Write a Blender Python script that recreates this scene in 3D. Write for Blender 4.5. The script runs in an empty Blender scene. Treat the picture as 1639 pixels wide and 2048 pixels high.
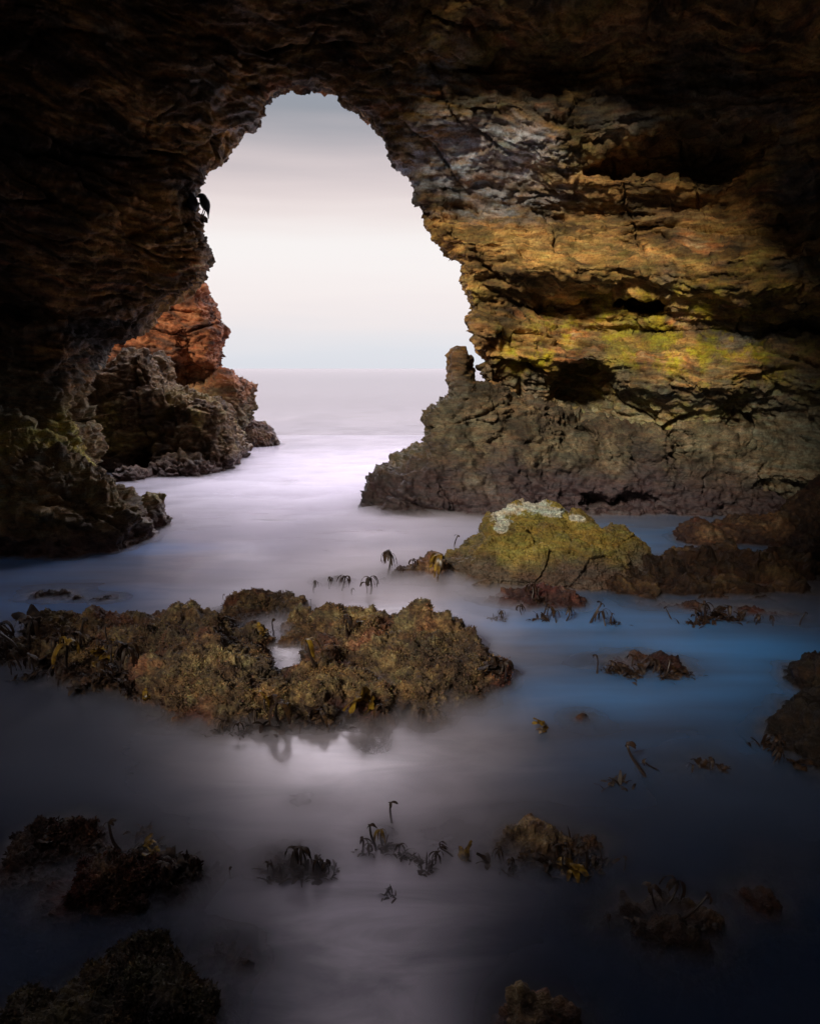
import bpy, bmesh, math, random
import numpy as np
from mathutils import Vector, Matrix
from mathutils.bvhtree import BVHTree

R = math.radians
random.seed(7)
rng = np.random.default_rng(7)
C = bpy.context.scene.collection
SC = bpy.context.scene

# ------------------------------------------------------------------ camera
CAM_H, FPX, PITCH = 1.7, 1462.0, math.atan(287 / 1462.0)
cam_data = bpy.data.cameras.new('camera')
cam_data.sensor_fit = 'VERTICAL'
cam_data.sensor_height = 36.0
cam_data.lens = 36.0 * FPX / 2048.0
cam_data.clip_start = 0.05
cam_data.clip_end = 30000
cam = bpy.data.objects.new('camera', cam_data)
C.objects.link(cam)
cam.location = (0, 0, CAM_H)
cam.rotation_euler = (R(90) - PITCH, 0, 0)
SC.camera = cam

# ------------------------------------------------------------------ light
SUN_EL, SUN_AZ = R(31), R(-28)       # where the light comes from: behind the camera, a little to the left
SUN_DIR = Vector((math.sin(SUN_AZ) * math.cos(SUN_EL), -math.cos(SUN_AZ) * math.cos(SUN_EL), math.sin(SUN_EL)))
sun_data = bpy.data.lights.new('sun', 'SUN')
sun_data.energy = 4.0
sun_data.angle = R(10)
sun_data.color = (1.0, 0.90, 0.74)
sun = bpy.data.objects.new('sun', sun_data)
C.objects.link(sun)
sun.rotation_euler = SUN_DIR.to_track_quat('Z', 'Y').to_euler()

SC.view_settings.view_transform = 'Standard'
SC.view_settings.look = 'None'
SC.view_settings.exposure = 0.0
SC.view_settings.gamma = 1.0
SC.cycles.use_denoising = True
MIST_H, MIST_D = 0.105, 5.5
SC.cycles.volume_bounces = 2
SC.cycles.max_bounces = 6
SC.cycles.diffuse_bounces = 3
SC.cycles.transparent_max_bounces = 24
SC.cycles.sample_clamp_indirect = 6.0


class NT:
    """tiny node-tree helper"""
    def __init__(self, tree):
        self.t = tree
        tree.nodes.clear()

    def n(self, kind, **kw):
        nd = self.t.nodes.new(kind)
        for k, v in kw.items():
            if k.startswith('_'):
                setattr(nd, k[1:], v)
            else:
                nd.inputs[k.replace('__', ' ')].default_value = v
        return nd

    def l(self, a, ao, b, bi):
        self.t.links.new(a.outputs[ao], b.inputs[bi])

    def math(self, op, a, b=None, clamp=False):
        m = self.t.nodes.new('ShaderNodeMath')
        m.operation = op
        m.use_clamp = clamp
        for i, v in enumerate((a, b)):
            if v is None:
                continue
            if isinstance(v, (int, float)):
                m.inputs[i].default_value = v
            else:
                self.t.links.new(v, m.inputs[i])
        return m.outputs[0]

    def ramp(self, fac, stops, interp='LINEAR'):
        r = self.t.nodes.new('ShaderNodeValToRGB')
        r.color_ramp.interpolation = interp
        el = r.color_ramp.elements
        while len(el) < len(stops):
            el.new(0.5)
        for e, (p, c) in zip(el, stops):
            e.position = p
            e.color = (*c, 1) if len(c) == 3 else c
        self.t.links.new(fac, r.inputs[0])
        return r.outputs[0]

    def mix(self, fac, a, b, mode='MIX'):
        m = self.t.nodes.new('ShaderNodeMix')
        m.data_type = 'RGBA'
        m.blend_type = mode
        for s, v in ((0, fac), (6, a), (7, b)):
            if isinstance(v, (int, float)):
                m.inputs[s].default_value = v
            elif isinstance(v, tuple):
                m.inputs[s].default_value = (*v, 1)
            else:
                self.t.links.new(v, m.inputs[s])
        return m.outputs[2]


def srgb(r, g, b):
    return tuple(((c / 255) / 12.92 if c / 255 <= 0.04045 else ((c / 255 + 0.055) / 1.055) ** 2.4) for c in (r, g, b))


ZENITH, INLAND = 9.0, 0.045          # an overcast sky is brighter aloft than at the horizon
# ------------------------------------------------------------------ sky: high overcast in soft bands over a Nishita sky
world = bpy.data.worlds.new('World')
SC.world = world
world.use_nodes = True
W = NT(world.node_tree)
sky = W.n('ShaderNodeTexSky', _sky_type='NISHITA', _sun_disc=False)
sky.sun_elevation = SUN_EL
sky.sun_rotation = math.atan2(SUN_DIR.x, SUN_DIR.y)
geo = W.n('ShaderNodeTexCoord')
sep = W.n('ShaderNodeSeparateXYZ')
W.l(geo, 'Generated', sep, 0)
mp = W.n('ShaderNodeMapping')
mp.inputs['Scale'].default_value = (1.3, 1.3, 16)
W.l(geo, 'Generated', mp, 0)
nz = W.n('ShaderNodeTexNoise', Scale=1.9, Detail=4.0, Roughness=0.5)
W.l(mp, 0, nz, 'Vector')
wob = W.math('MULTIPLY_ADD', nz.outputs[0], 0.05)
wob.node.inputs[2].default_value = -0.025
elev = W.math('ADD', sep.outputs[2], wob)
band = W.ramp(elev, [(0.0, srgb(224, 227, 236)), (0.03, srgb(228, 230, 238)), (0.08, srgb(250, 236, 234)),
                     (0.145, srgb(255, 252, 250)), (0.19, srgb(246, 232, 228)), (0.235, srgb(222, 207, 207)),
                     (0.28, srgb(176, 172, 177)), (0.32, srgb(132, 142, 152)), (0.42, srgb(210, 204, 212)), (1.0, srgb(232, 226, 236))], 'B_SPLINE')
mr = W.n('ShaderNodeMapRange', _interpolation_type='SMOOTHSTEP')
W.t.links.new(elev, mr.inputs['Value'])
for key, val in (('From Min', 0.33), ('From Max', 0.50), ('To Min', 10.0), ('To Max', 10.0 * ZENITH)):
    mr.inputs[key].default_value = val
# ... and this one is much brighter over the open sea than inland and overhead
mr2 = W.n('ShaderNodeMapRange', _interpolation_type='SMOOTHSTEP')
W.l(sep, 1, mr2, 'Value')
for key, val in (('From Min', -0.2), ('From Max', 0.62), ('To Min', INLAND), ('To Max', 1.0)):
    mr2.inputs[key].default_value = val
sc10 = W.mix(1.0, band, W.math('MULTIPLY', mr.outputs[0], mr2.outputs[0]), 'MULTIPLY')
skymix = W.mix(0.93, sky.outputs[0], sc10)
bg = W.n('ShaderNodeBackground', Strength=0.1)
W.t.links.new(skymix, bg.inputs[0])
wo = W.n('ShaderNodeOutputWorld')
W.l(bg, 0, wo, 0)

# ------------------------------------------------------------------ numpy geometry kit
CP, SP = math.cos(PITCH), math.sin(PITCH)


def P(px, py, Y):
    """the point of the place that stands Y metres ahead and is seen at this pixel of the photograph"""
    a, b = (px - 819.5) / FPX, (1024 - py) / FPX
    d = (a, CP + b * SP, -SP + b * CP)
    t = Y / d[1]
    return Vector((d[0] * t, Y, CAM_H + d[2] * t))


def on_water(px, py, z=0.0):
    a, b = (px - 819.5) / FPX, (1024 - py) / FPX
    d = (a, CP + b * SP, -SP + b * CP)
    t = (z - CAM_H) / d[2]
    return Vector((d[0] * t, d[1] * t, z))


_perm = rng.permutation(256).astype(np.int32)
_perm = np.concatenate([_perm, _perm])
_grad = rng.normal(size=(256, 3)).astype(np.float32)
_grad /= np.linalg.norm(_grad, axis=1)[:, None]


def perlin(p):
    p = np.asarray(p, np.float32)
    out = np.empty(len(p), np.float32)
    for s in range(0, len(p), 400000):
        q = p[s:s + 400000]
        i = np.floor(q).astype(np.int32)
        f = q - i
        i &= 255
        u = f * f * f * (f * (f * 6 - 15) + 10)
        r = 0
        for dx in (0, 1):
            wx = u[:, 0] if dx else 1 - u[:, 0]
            hx = _perm[(i[:, 0] + dx) & 255]
            for dy in (0, 1):
                wy = u[:, 1] if dy else 1 - u[:, 1]
                hy = _perm[hx + ((i[:, 1] + dy) & 255)]
                for dz in (0, 1):
                    wz = u[:, 2] if dz else 1 - u[:, 2]
                    g = _grad[_perm[hy + ((i[:, 2] + dz) & 255)]]
                    dot = g[:, 0] * (f[:, 0] - dx) + g[:, 1] * (f[:, 1] - dy) + g[:, 2] * (f[:, 2] - dz)
                    r = r + wx * wy * wz * dot
        out[s:s + 400000] = r
    return out * 1.5


def fbm(p, octs=4, gain=0.5, kind='n'):
    r, a, tot = 0, 1.0, 0
    p = np.asarray(p, np.float32)
    for k in range(octs):
        n = perlin(p * (2.03 ** k) + 17.3 * k)
        if kind == 'r':
            n = 1 - 2 * np.abs(n)
        elif kind == 'b':
            n = 2 * np.abs(n) - 0.6
        r = r + a * n
        tot += a
        a *= gain
    return r / tot


def facets(p):
    """angular blocks: every jittered cell is a tilted plane of its own"""
    p = np.asarray(p, np.float32)
    out = np.empty(len(p), np.float32)
    for s0 in range(0, len(p), 300000):
        q = p[s0:s0 + 300000]
        i = np.floor(q).astype(np.int32)
        best = np.full(len(q), 9e9, np.float32)
        val = np.zeros(len(q), np.float32)
        for dx in (-1, 0, 1):
            for dy in (-1, 0, 1):
                for dz in (-1, 0, 1):
                    h = _perm[(_perm[(_perm[(i[:, 0] + dx) & 255] + i[:, 1] + dy) & 255] + i[:, 2] + dz) & 255]
                    j = _grad[h]
                    r = q - (i + np.array((dx, dy, dz)) + 0.5 + 0.45 * j)
                    dd = (r * r).sum(1)
                    t = _grad[(h * 7 + 31) & 255]
                    vv = 0.6 * (r * t).sum(1) + 0.5 * t[:, 0]
                    m = dd < best
                    best = np.where(m, dd, best)
                    val = np.where(m, vv, val)
        out[s0:s0 + 300000] = val
    return out


def sstep(a, b, x):
    t = np.clip((x - a) / (b - a), 0, 1)
    return t * t * (3 - 2 * t)


def surface_nets(g, o, h):
    """mesh of the zero level of grid g (negative inside)"""
    s = g < 0
    nx, ny, nz_ = g.shape
    cs = np.zeros((nx - 1, ny - 1, nz_ - 1), np.int8)
    for a in (0, 1):
        for b in (0, 1):
            for c in (0, 1):
                cs += s[a:nx - 1 + a, b:ny - 1 + b, c:nz_ - 1 + c]
    act = np.argwhere((cs > 0) & (cs < 8))
    idx = -np.ones(cs.shape, np.int64)
    idx[act[:, 0], act[:, 1], act[:, 2]] = np.arange(len(act))
    acc = np.zeros((len(act), 3))
    cnt = np.zeros(len(act))
    cor = [(a, b, c) for a in (0, 1) for b in (0, 1) for c in (0, 1)]
    for i, A in enumerate(cor):
        for B in cor[i + 1:]:
            if sum(abs(x - y) for x, y in zip(A, B)) != 1:
                continue
            ga = g[act[:, 0] + A[0], act[:, 1] + A[1], act[:, 2] + A[2]]
            gb = g[act[:, 0] + B[0], act[:, 1] + B[1], act[:, 2] + B[2]]
            m = (ga < 0) != (gb < 0)
            t = np.where(m, ga / np.where(m, ga - gb, 1), 0)
            pt = np.array(A) + t[:, None] * (np.array(B) - np.array(A))
            acc += pt * m[:, None]
            cnt += m
    v = (act + acc / cnt[:, None]) * h + np.array(o)
    quads = []
    for ax in range(3):
        sl0 = [slice(None)] * 3
        sl1 = [slice(None)] * 3
        sl0[ax], sl1[ax] = slice(0, -1), slice(1, None)
        a, b = s[tuple(sl0)], s[tuple(sl1)]
        u, w = (ax + 1) % 3, (ax + 2) % 3
        e = np.argwhere(a != b)
        ok = (e[:, u] > 0) & (e[:, w] > 0) & (e[:, u] < g.shape[u] - 1) & (e[:, w] < g.shape[w] - 1)
        e = e[ok]
        flip = ~a[e[:, 0], e[:, 1], e[:, 2]]
        du = np.zeros(3, int)
        du[u] = 1
        dw = np.zeros(3, int)
        dw[w] = 1
        c = [e - du - dw, e - dw, e, e - du]
        q = np.stack([idx[k[:, 0], k[:, 1], k[:, 2]] for k in c], 1)
        q[flip] = q[flip][:, ::-1]
        quads.append(q)
    return v.astype(np.float32), np.concatenate(quads)


def subdivide(v, q):
    """bilinear split of every quad in four"""
    n = len(v)
    e = np.concatenate([q[:, [0, 1]], q[:, [1, 2]], q[:, [2, 3]], q[:, [3, 0]]])
    es = np.sort(e, 1)
    key = es[:, 0].astype(np.int64) * n + es[:, 1]
    uk, inv = np.unique(key, return_inverse=True)
    em = (v[uk // n] + v[uk % n]) / 2
    fc = v[q].mean(1)
    m = len(q)
    ei = inv.reshape(4, m) + n
    ci = np.arange(m) + n + len(uk)
    nv = np.concatenate([v, em, fc]).astype(np.float32)
    nq = np.concatenate([np.stack([q[:, 0], ei[0], ci, ei[3]], 1), np.stack([ei[0], q[:, 1], ei[1], ci], 1),
                         np.stack([ci, ei[1], q[:, 2], ei[2]], 1), np.stack([ei[3], ci, ei[2], q[:, 3]], 1)])
    return nv, nq


def vnormals(v, q):
    a = v[q[:, 2]] - v[q[:, 0]]
    b = v[q[:, 3]] - v[q[:, 1]]
    fn = np.cross(a, b)
    n = np.zeros_like(v)
    for k in range(4):
        for c in range(3):
            n[:, c] += np.bincount(q[:, k], fn[:, c], len(v))
    return n / np.maximum(np.linalg.norm(n, axis=1), 1e-9)[:, None]


def mesh_from(name, v, q, mat, smooth=True, col=None, extra=None):
    me = bpy.data.meshes.new(name)
    me.vertices.add(len(v))
    me.vertices.foreach_set('co', np.ascontiguousarray(v, np.float32).ravel())
    k = q.shape[1]
    me.loops.add(len(q) * k)
    me.loops.foreach_set('vertex_index', q.astype(np.int32).ravel())
    me.polygons.add(len(q))
    me.polygons.foreach_set('loop_start', np.arange(0, len(q) * k, k, dtype=np.int32))
    me.update(calc_edges=True)
    me.polygons.foreach_set('use_smooth', np.full(len(q), smooth))
    if col is not None:
        a = me.attributes.new('mineral', 'FLOAT_COLOR', 'POINT')
        a.data.foreach_set('color', np.concatenate([np.clip(col, 0, 1), np.ones((len(v), 1))], 1).astype(np.float32).ravel())
    for key, arr in (extra or {}).items():
        a = me.attributes.new(key, 'FLOAT', 'POINT')
        a.data.foreach_set('value', arr.astype(np.float32))
    me.materials.append(mat)
    me.validate()
    return me


def link(name, me, parent=None):
    o = bpy.data.objects.new(name, me)
    C.objects.link(o)
    if parent is not None:
        o.parent = parent
    return o


def tag(o, label, cat, group=None):
    o['label'] = label
    o['category'] = cat
    if group:
        o['group'] = group
    return o


def grid(lo, hi, h):
    ax = [np.arange(l, u + h, h, dtype=np.float32) for l, u in zip(lo, hi)]
    g = np.meshgrid(*ax, indexing='ij')
    return g, ax


def poly_sd(pts, X, Z):
    """signed distance to a closed outline, negative inside"""
    sh = X.shape
    x, z = X.ravel().astype(np.float64), Z.ravel().astype(np.float64)
    d = np.full(len(x), 1e9)
    ins = np.zeros(len(x), bool)
    for (ax_, az), (bx, bz) in zip(pts, pts[1:] + pts[:1]):
        ex, ez = bx - ax_, bz - az
        t = np.clip(((x - ax_) * ex + (z - az) * ez) / (ex * ex + ez * ez + 1e-12), 0, 1)
        d = np.minimum(d, (x - ax_ - t * ex) ** 2 + (z - az - t * ez) ** 2)
        c = ((az > z) != (bz > z)) & (x < (bx - ax_) * (z - az) / (bz - az + 1e-12) + ax_)
        ins ^= c
    d = np.sqrt(d)
    return np.where(ins, -d, d).reshape(sh).astype(np.float32)


def smin(a, b, k):
    h = np.clip(0.5 + 0.5 * (b - a) / k, 0, 1)
    return b + (a - b) * h - k * h * (1 - h)


# ------------------------------------------------------------------ materials
def rock_material(name, bump=0.5, rough=0.78, fine=1.0, lo=0.5, hi=1.35):
    m = bpy.data.materials.new(name)
    m.use_nodes = True
    T = NT(m.node_tree)
    tc = T.n('ShaderNodeTexCoord')
    at = T.n('ShaderNodeAttribute', _attribute_name='mineral')
    wet = T.n('ShaderNodeAttribute', _attribute_name='wet')
    n1 = T.n('ShaderNodeTexNoise', Scale=38.0 * fine, Detail=5.0, Roughness=0.65)
    T.l(tc, 'Object', n1, 'Vector')
    mp_ = T.n('ShaderNodeMapping')
    mp_.inputs['Scale'].default_value = (1, 1, 5)
    mp_.inputs['Rotation'].default_value = (0.1, 0.16, 0)
    T.l(tc, 'Object', mp_, 0)
    n2 = T.n('ShaderNodeTexNoise', Scale=9.0 * fine, Detail=6.0, Roughness=0.7)
    T.l(mp_, 0, n2, 'Vector')
    v = T.math('MULTIPLY', T.math('ADD', n1.outputs[0], n2.outputs[0]), 0.5)
    val = T.ramp(v, [(0.33, (lo,) * 3), (0.5, (1, 1, 1)), (0.68, (hi,) * 3)])
    col = T.mix(1.0, at.outputs['Color'], val, 'MULTIPLY')
    n3 = T.n('ShaderNodeTexNoise', Scale=4.5, Detail=4.0, Roughness=0.6)
    T.l(mp_, 0, n3, 'Vector')
    tint = T.ramp(n3.outputs[0], [(0.35, (1.12, 0.92, 0.82)), (0.52, (1, 1, 1)), (0.66, (0.88, 1.03, 1.1))])
    col = T.mix(1.0, col, tint, 'MULTIPLY')
    vo = T.n('ShaderNodeTexVoronoi', Scale=55.0 * fine)
    T.l(tc, 'Object', vo, 'Vector')
    b1 = T.n('ShaderNodeBump', Strength=bump, Distance=0.02)
    hgt = T.math('ADD', T.math('MULTIPLY', v, 1.0), T.math('MULTIPLY', vo.outputs[0], 0.25))
    T.t.links.new(hgt, b1.inputs['Height'])
    pb = T.n('ShaderNodeBsdfPrincipled')
    T.t.links.new(col, pb.inputs['Base Color'])
    rg = T.math('SUBTRACT', rough, T.math('MULTIPLY', wet.outputs['Fac'], 0.35))
    T.t.links.new(rg, pb.inputs['Roughness'])
    pb.inputs['Specular IOR Level'].default_value = 0.35
    T.l(b1, 0, pb, 'Normal')
    out = T.n('ShaderNodeOutputMaterial')
    T.l(pb, 0, out, 0)
    return m


M_CLIFF = rock_material('schist_rock', 0.9, 0.78, 1.0, 0.3, 1.6)
M_TURF = rock_material('turf_rock', 1.0, 0.8, 2.4, 0.22, 1.85)
M_BARN = rock_material('barnacle_rock', 1.0, 0.78, 1.6, 0.22, 1.8)


def plain_material(name, col, rough=0.5, spec=0.4, var=0.3):
    m = bpy.data.materials.new(name)
    m.use_nodes = True
    T = NT(m.node_tree)
    tc = T.n('ShaderNodeTexCoord')
    n1 = T.n('ShaderNodeTexNoise', Scale=30.0, Detail=3.0)
    T.l(tc, 'Object', n1, 'Vector')
    c = T.ramp(n1.outputs[0], [(0.35, tuple(x * (1 - var) for x in col)), (0.65, tuple(x * (1 + var) for x in col))])
    pb = T.n('ShaderNodeBsdfPrincipled', Roughness=rough)
    pb.inputs['Specular IOR Level'].default_value = spec
    T.t.links.new(c, pb.inputs['Base Color'])
    out = T.n('ShaderNodeOutputMaterial')
    T.l(pb, 0, out, 0)
    return m


# ------------------------------------------------------------------ rock surfaces: relief and mineral colour
def strata_coord(p):
    w = fbm(p * 0.45, 3)
    w2 = fbm(p * np.array([1.1, 1.1, 1.6], np.float32) + 9, 3)
    return p[:, 2] + 0.10 * p[:, 0] - 0.05 * p[:, 1] + 0.45 * w + 0.10 * w2


def relief_strata(p, amp=1.0):
    s = strata_coord(p)
    a = np.stack([p[:, 0] * 0.9, p[:, 1] * 0.9, s * 4.2], 1)
    b = np.stack([p[:, 0] * 2.6, p[:, 1] * 2.6, s * 14.0], 1)
    c = np.stack([p[:, 0] * 6.0, p[:, 1] * 6.0, s * 38.0], 1)
    d = 0.085 * fbm(a, 2, 0.5, 'r') + 0.048 * fbm(b, 2, 0.55, 'r') + 0.018 * fbm(c, 2, 0.6)
    iso = 0.10 * fbm(p * 1.1 + 4, 4, 0.55, 'r') + 0.045 * fbm(p * 7.0, 4, 0.65)
    mixm = sstep(-0.25, 0.3, fbm(p * 0.6 + 31, 2))
    wp = np.stack([p[:, 0] + 0.12 * fbm(p * 2.1 + 8, 2), p[:, 1] + 0.12 * fbm(p * 2.1 + 18, 2), s], 1)
    blk = 0.07 * facets(wp * np.array([1.7, 1.7, 4.5], np.float32)) + 0.020 * facets(wp * np.array([11.0, 11.0, 34.0], np.float32) + 13) + 0.045 * facets(wp * np.array([5.0, 5.0, 16.0], np.float32) + 3)
    # joints: steep cracks that cut the bedding, and partings along it
    jn = np.abs(perlin(np.stack([wp[:, 0] * 1.1 + 0.5 * s, wp[:, 1] * 1.1, s * 0.45], 1) + 90))
    jn2 = np.abs(perlin(np.stack([wp[:, 0] * 0.45, wp[:, 1] * 0.45, s * 2.1], 1) + 190))
    crack = -0.16 * (1 - sstep(0.0, 0.035, jn)) * sstep(-0.1, 0.2, fbm(p * 0.7 + 66, 2)) - 0.15 * (1 - sstep(0.0, 0.06, jn2)) * sstep(-0.05, 0.2, fbm(p * 0.8 + 166, 2))
    return amp * (0.7 * d * (0.35 + 0.75 * mixm) + iso * (1.1 - 0.45 * mixm) + blk + crack), s


def relief_turf(p, amp=1.0):
    wv = np.stack([fbm(p * 3 + 5, 2), fbm(p * 3 + 25, 2), fbm(p * 3 + 45, 2)], 1)
    q = p + 0.06 * wv
    return amp * (0.060 * fbm(q * 3.0, 2, 0.5, 'b') + 0.050 * fbm(q * 7.0, 2, 0.55, 'b') + 0.026 * fbm(q * 24.0, 2, 0.6, 'b')
                  + 0.013 * fbm(p * 70.0, 2, 0.7))


def pick(t, stops):
    pos = [s[0] for s in stops]
    return np.stack([np.interp(t, pos, [s[1][c] for s in stops]) for c in range(3)], 1)


def zone(p, px, py, rx, ry, Y=9.3, soft=0.5):
    """1 inside an elongated patch of the wall, ragged at its rim"""
    c = P(px, py, Y)
    k = Y / CP / FPX
    d = np.sqrt(((p[:, 0] - c.x) / (rx * k)) ** 2 + ((p[:, 2] - c.z) / (ry * k)) ** 2)
    d = d + 0.55 * fbm(p * np.array([1.5, 1.5, 3.5], np.float32) + px, 4, 0.6)
    return 1 - sstep(1 - soft, 1 + soft, d)


def lerp(a, b, t):
    return a + (b - a) * t[:, None]


OCHRE, BROWN, GREY = (0.29, 0.165, 0.042), (0.12, 0.07, 0.03), (0.15, 0.15, 0.135)
RUST, CREAM, DARK = (0.30, 0.12, 0.035), (0.46, 0.34, 0.17), (0.045, 0.033, 0.028)


def col_cliff(p, s):
    a = np.stack([p[:, 0] * 0.5, p[:, 1] * 0.5, s * 3.0], 1)
    t = fbm(a + 3, 4, 0.6)
    c = pick(t, [(-0.5, DARK), (-0.28, BROWN), (-0.1, (0.26, 0.14, 0.045)), (0.05, OCHRE), (0.2, BROWN), (0.3, RUST), (0.42, CREAM), (0.5, GREY)])
    b = np.stack([p[:, 0] * 2.2, p[:, 1] * 2.2, s * 22.0], 1)
    t2 = fbm(b + 11, 3, 0.6)
    c = c * (0.42 + 1.2 * sstep(-0.32, 0.32, t2))[:, None]
    grey = sstep(0.12, 0.35, fbm(p * 0.8 + 60, 3)) * 0.55
    c = lerp(c, np.array((0.13, 0.125, 0.11)), grey)
    # the pale quartz bands right of the arch, the yellow-green film lower down, the golden belt between
    vein = sstep(-0.12, 0.25, fbm(np.stack([p[:, 0] * 2.5, p[:, 1] * 2.5, s * 17], 1) + 77, 4, 0.65))
    wz = np.maximum(zone(p, 930, 335, 150, 55), zone(p, 1010, 392, 120, 42))
    c = lerp(c, np.array((0.62, 0.63, 0.68)), wz * (0.2 + 0.85 * vein))
    wz = zone(p, 850, 240, 130, 70) * 0.5 * vein + zone(p, 480, 240, 60, 60) * 0.8 * vein
    c = lerp(c, np.array((0.36, 0.35, 0.32)), np.clip(wz, 0, 1))
    gz = np.maximum(zone(p, 1010, 500, 230, 85), zone(p, 1150, 420, 160, 60) * 0.7)
    c = lerp(c, np.array((0.50, 0.285, 0.075)) * (0.4 + 0.9 * sstep(-0.3, 0.3, t2))[:, None], gz * 0.6)
    mz = np.maximum(zone(p, 1390, 745, 170, 135), zone(p, 1270, 655, 190, 60))
    mz = np.maximum(mz, zone(p, 1070, 715, 60, 40))
    moss = sstep(-0.08, 0.25, fbm(p * 3 + 120, 5, 0.7))
    c = lerp(c, np.array((0.34, 0.27, 0.012)), mz * (0.05 + 0.93 * moss))
    film = sstep(0.0, 0.35, fbm(p * 1.0 + 200, 4, 0.6)) * sstep(-1.2, 1.0, p[:, 0])
    c = lerp(c, np.array((0.20, 0.16, 0.02)), film * 0.5)
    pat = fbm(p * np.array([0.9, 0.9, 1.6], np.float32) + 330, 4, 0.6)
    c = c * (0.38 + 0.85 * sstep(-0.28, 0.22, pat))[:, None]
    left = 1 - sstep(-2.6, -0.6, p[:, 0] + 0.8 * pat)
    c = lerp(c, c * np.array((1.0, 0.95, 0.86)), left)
    edge_shade = np.maximum(1 - sstep(-4.6, -2.9, p[:, 0] - 0.28 * (p[:, 2] - 2) + 0.9 * pat), 0.7 * sstep(3.6, 5.0, p[:, 0] + 0.9 * pat))  # shade painted into the rock at the left, the right and the ceiling
    edge_shade = np.maximum(edge_shade, 0.5 * sstep(4.3, 5.5, p[:, 2] + 0.8 * pat))
    c = lerp(c, c * np.array((0.17, 0.15, 0.17)), edge_shade)
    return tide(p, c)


def tide(p, c, top=1.55):
    """barnacle belt, then the dark weedy foot of every rock near the water"""
    n = fbm(p * 2.0 + 300, 3, 0.6)
    bar = 1 - sstep(top - 0.55, top + 0.45, p[:, 2] + 0.9 * n)
    sp = sstep(-0.3, 0.4, fbm(p * 11.0, 4, 0.7) + 0.5 * n)
    bc = lerp(np.tile(np.array((0.075, 0.07, 0.05)), (len(p), 1)), np.array((0.22, 0.215, 0.15)), sp)
    c = lerp(c, bc, bar * 0.7)
    foot = 1 - sstep(0.10, 0.42, p[:, 2] + 0.12 * n)
    return lerp(c, np.array((0.035, 0.022, 0.022)), foot * 0.85)


def wetness(p):
    return 1 - sstep(0.05, 0.7, p[:, 2])


BVH_V, BVH_Q = [], []
FINE = [None]


def finish_rock(name, v0, q0, levels, relief, colour, mat, fade=None, collide=True):
    """refine, push in the relief, colour; remember the shape for the waterline"""
    v, q = v0, q0
    for _ in range(levels):
        v, q = subdivide(v, q)
    n = vnormals(v, q)
    d, s = relief(v)
    d = d - d.mean()
    if fade is not None:
        d = d * fade(v)
    v2 = v + n * d[:, None]
    col = colour(v2, s)
    me = mesh_from(name, v2, q, mat, True, col, {'wet': wetness(v2)})
    if collide:
        BVH_V.append(v2[:len(v0)])
        BVH_Q.append(q0)
    FINE[0] = (v2, q, col)
    return me, v2[:len(v0)]


# ------------------------------------------------------------------ the sea cave and its arch
ARCH_Y = 9.6
arch_px = [(90, 1160), (88, 900), (96, 850), (140, 800), (186, 765), (198, 735), (222, 698), (272, 694), (295, 660), (322, 638), (345, 622),
           (370, 606), (390, 596), (402, 577), (412, 552), (424, 516), (427, 500), (420, 478), (410, 462), (402, 455), (414, 452), (420, 442),
           (417, 428), (408, 418), (401, 400), (400, 378), (406, 356), (420, 346), (436, 337), (440, 326), (456, 322), (462, 305), (467, 292),
           (482, 276), (499, 268), (512, 258), (520, 244), (530, 232), (538, 216), (545, 200), (560, 192), (576, 187), (594, 183), (614, 180),
           (636, 183), (655, 187), (662, 196), (680, 206), (694, 220), (706, 232), (726, 248), (740, 260), (750, 274), (757, 290), (764, 308),
           (772, 328), (786, 345), (802, 356), (818, 368), (818, 396), (828, 412), (840, 438), (852, 458), (864, 480), (880, 500), (897, 516),
           (908, 532), (914, 548), (918, 570), (921, 590), (928, 612), (930, 640), (932, 665), (934, 690), (942, 714), (956, 728), (950, 742),
           (944, 752), (985, 800), (1040, 900), (1080, 1160)]
arch_xz = [(P(x, y, ARCH_Y).x, P(x, y, ARCH_Y).z) for x, y in arch_px]

CH_C, CH_R, CH_P = (0.35, 2.0, 0.2), (5.4, 7.9, 6.1), 2.6


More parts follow.
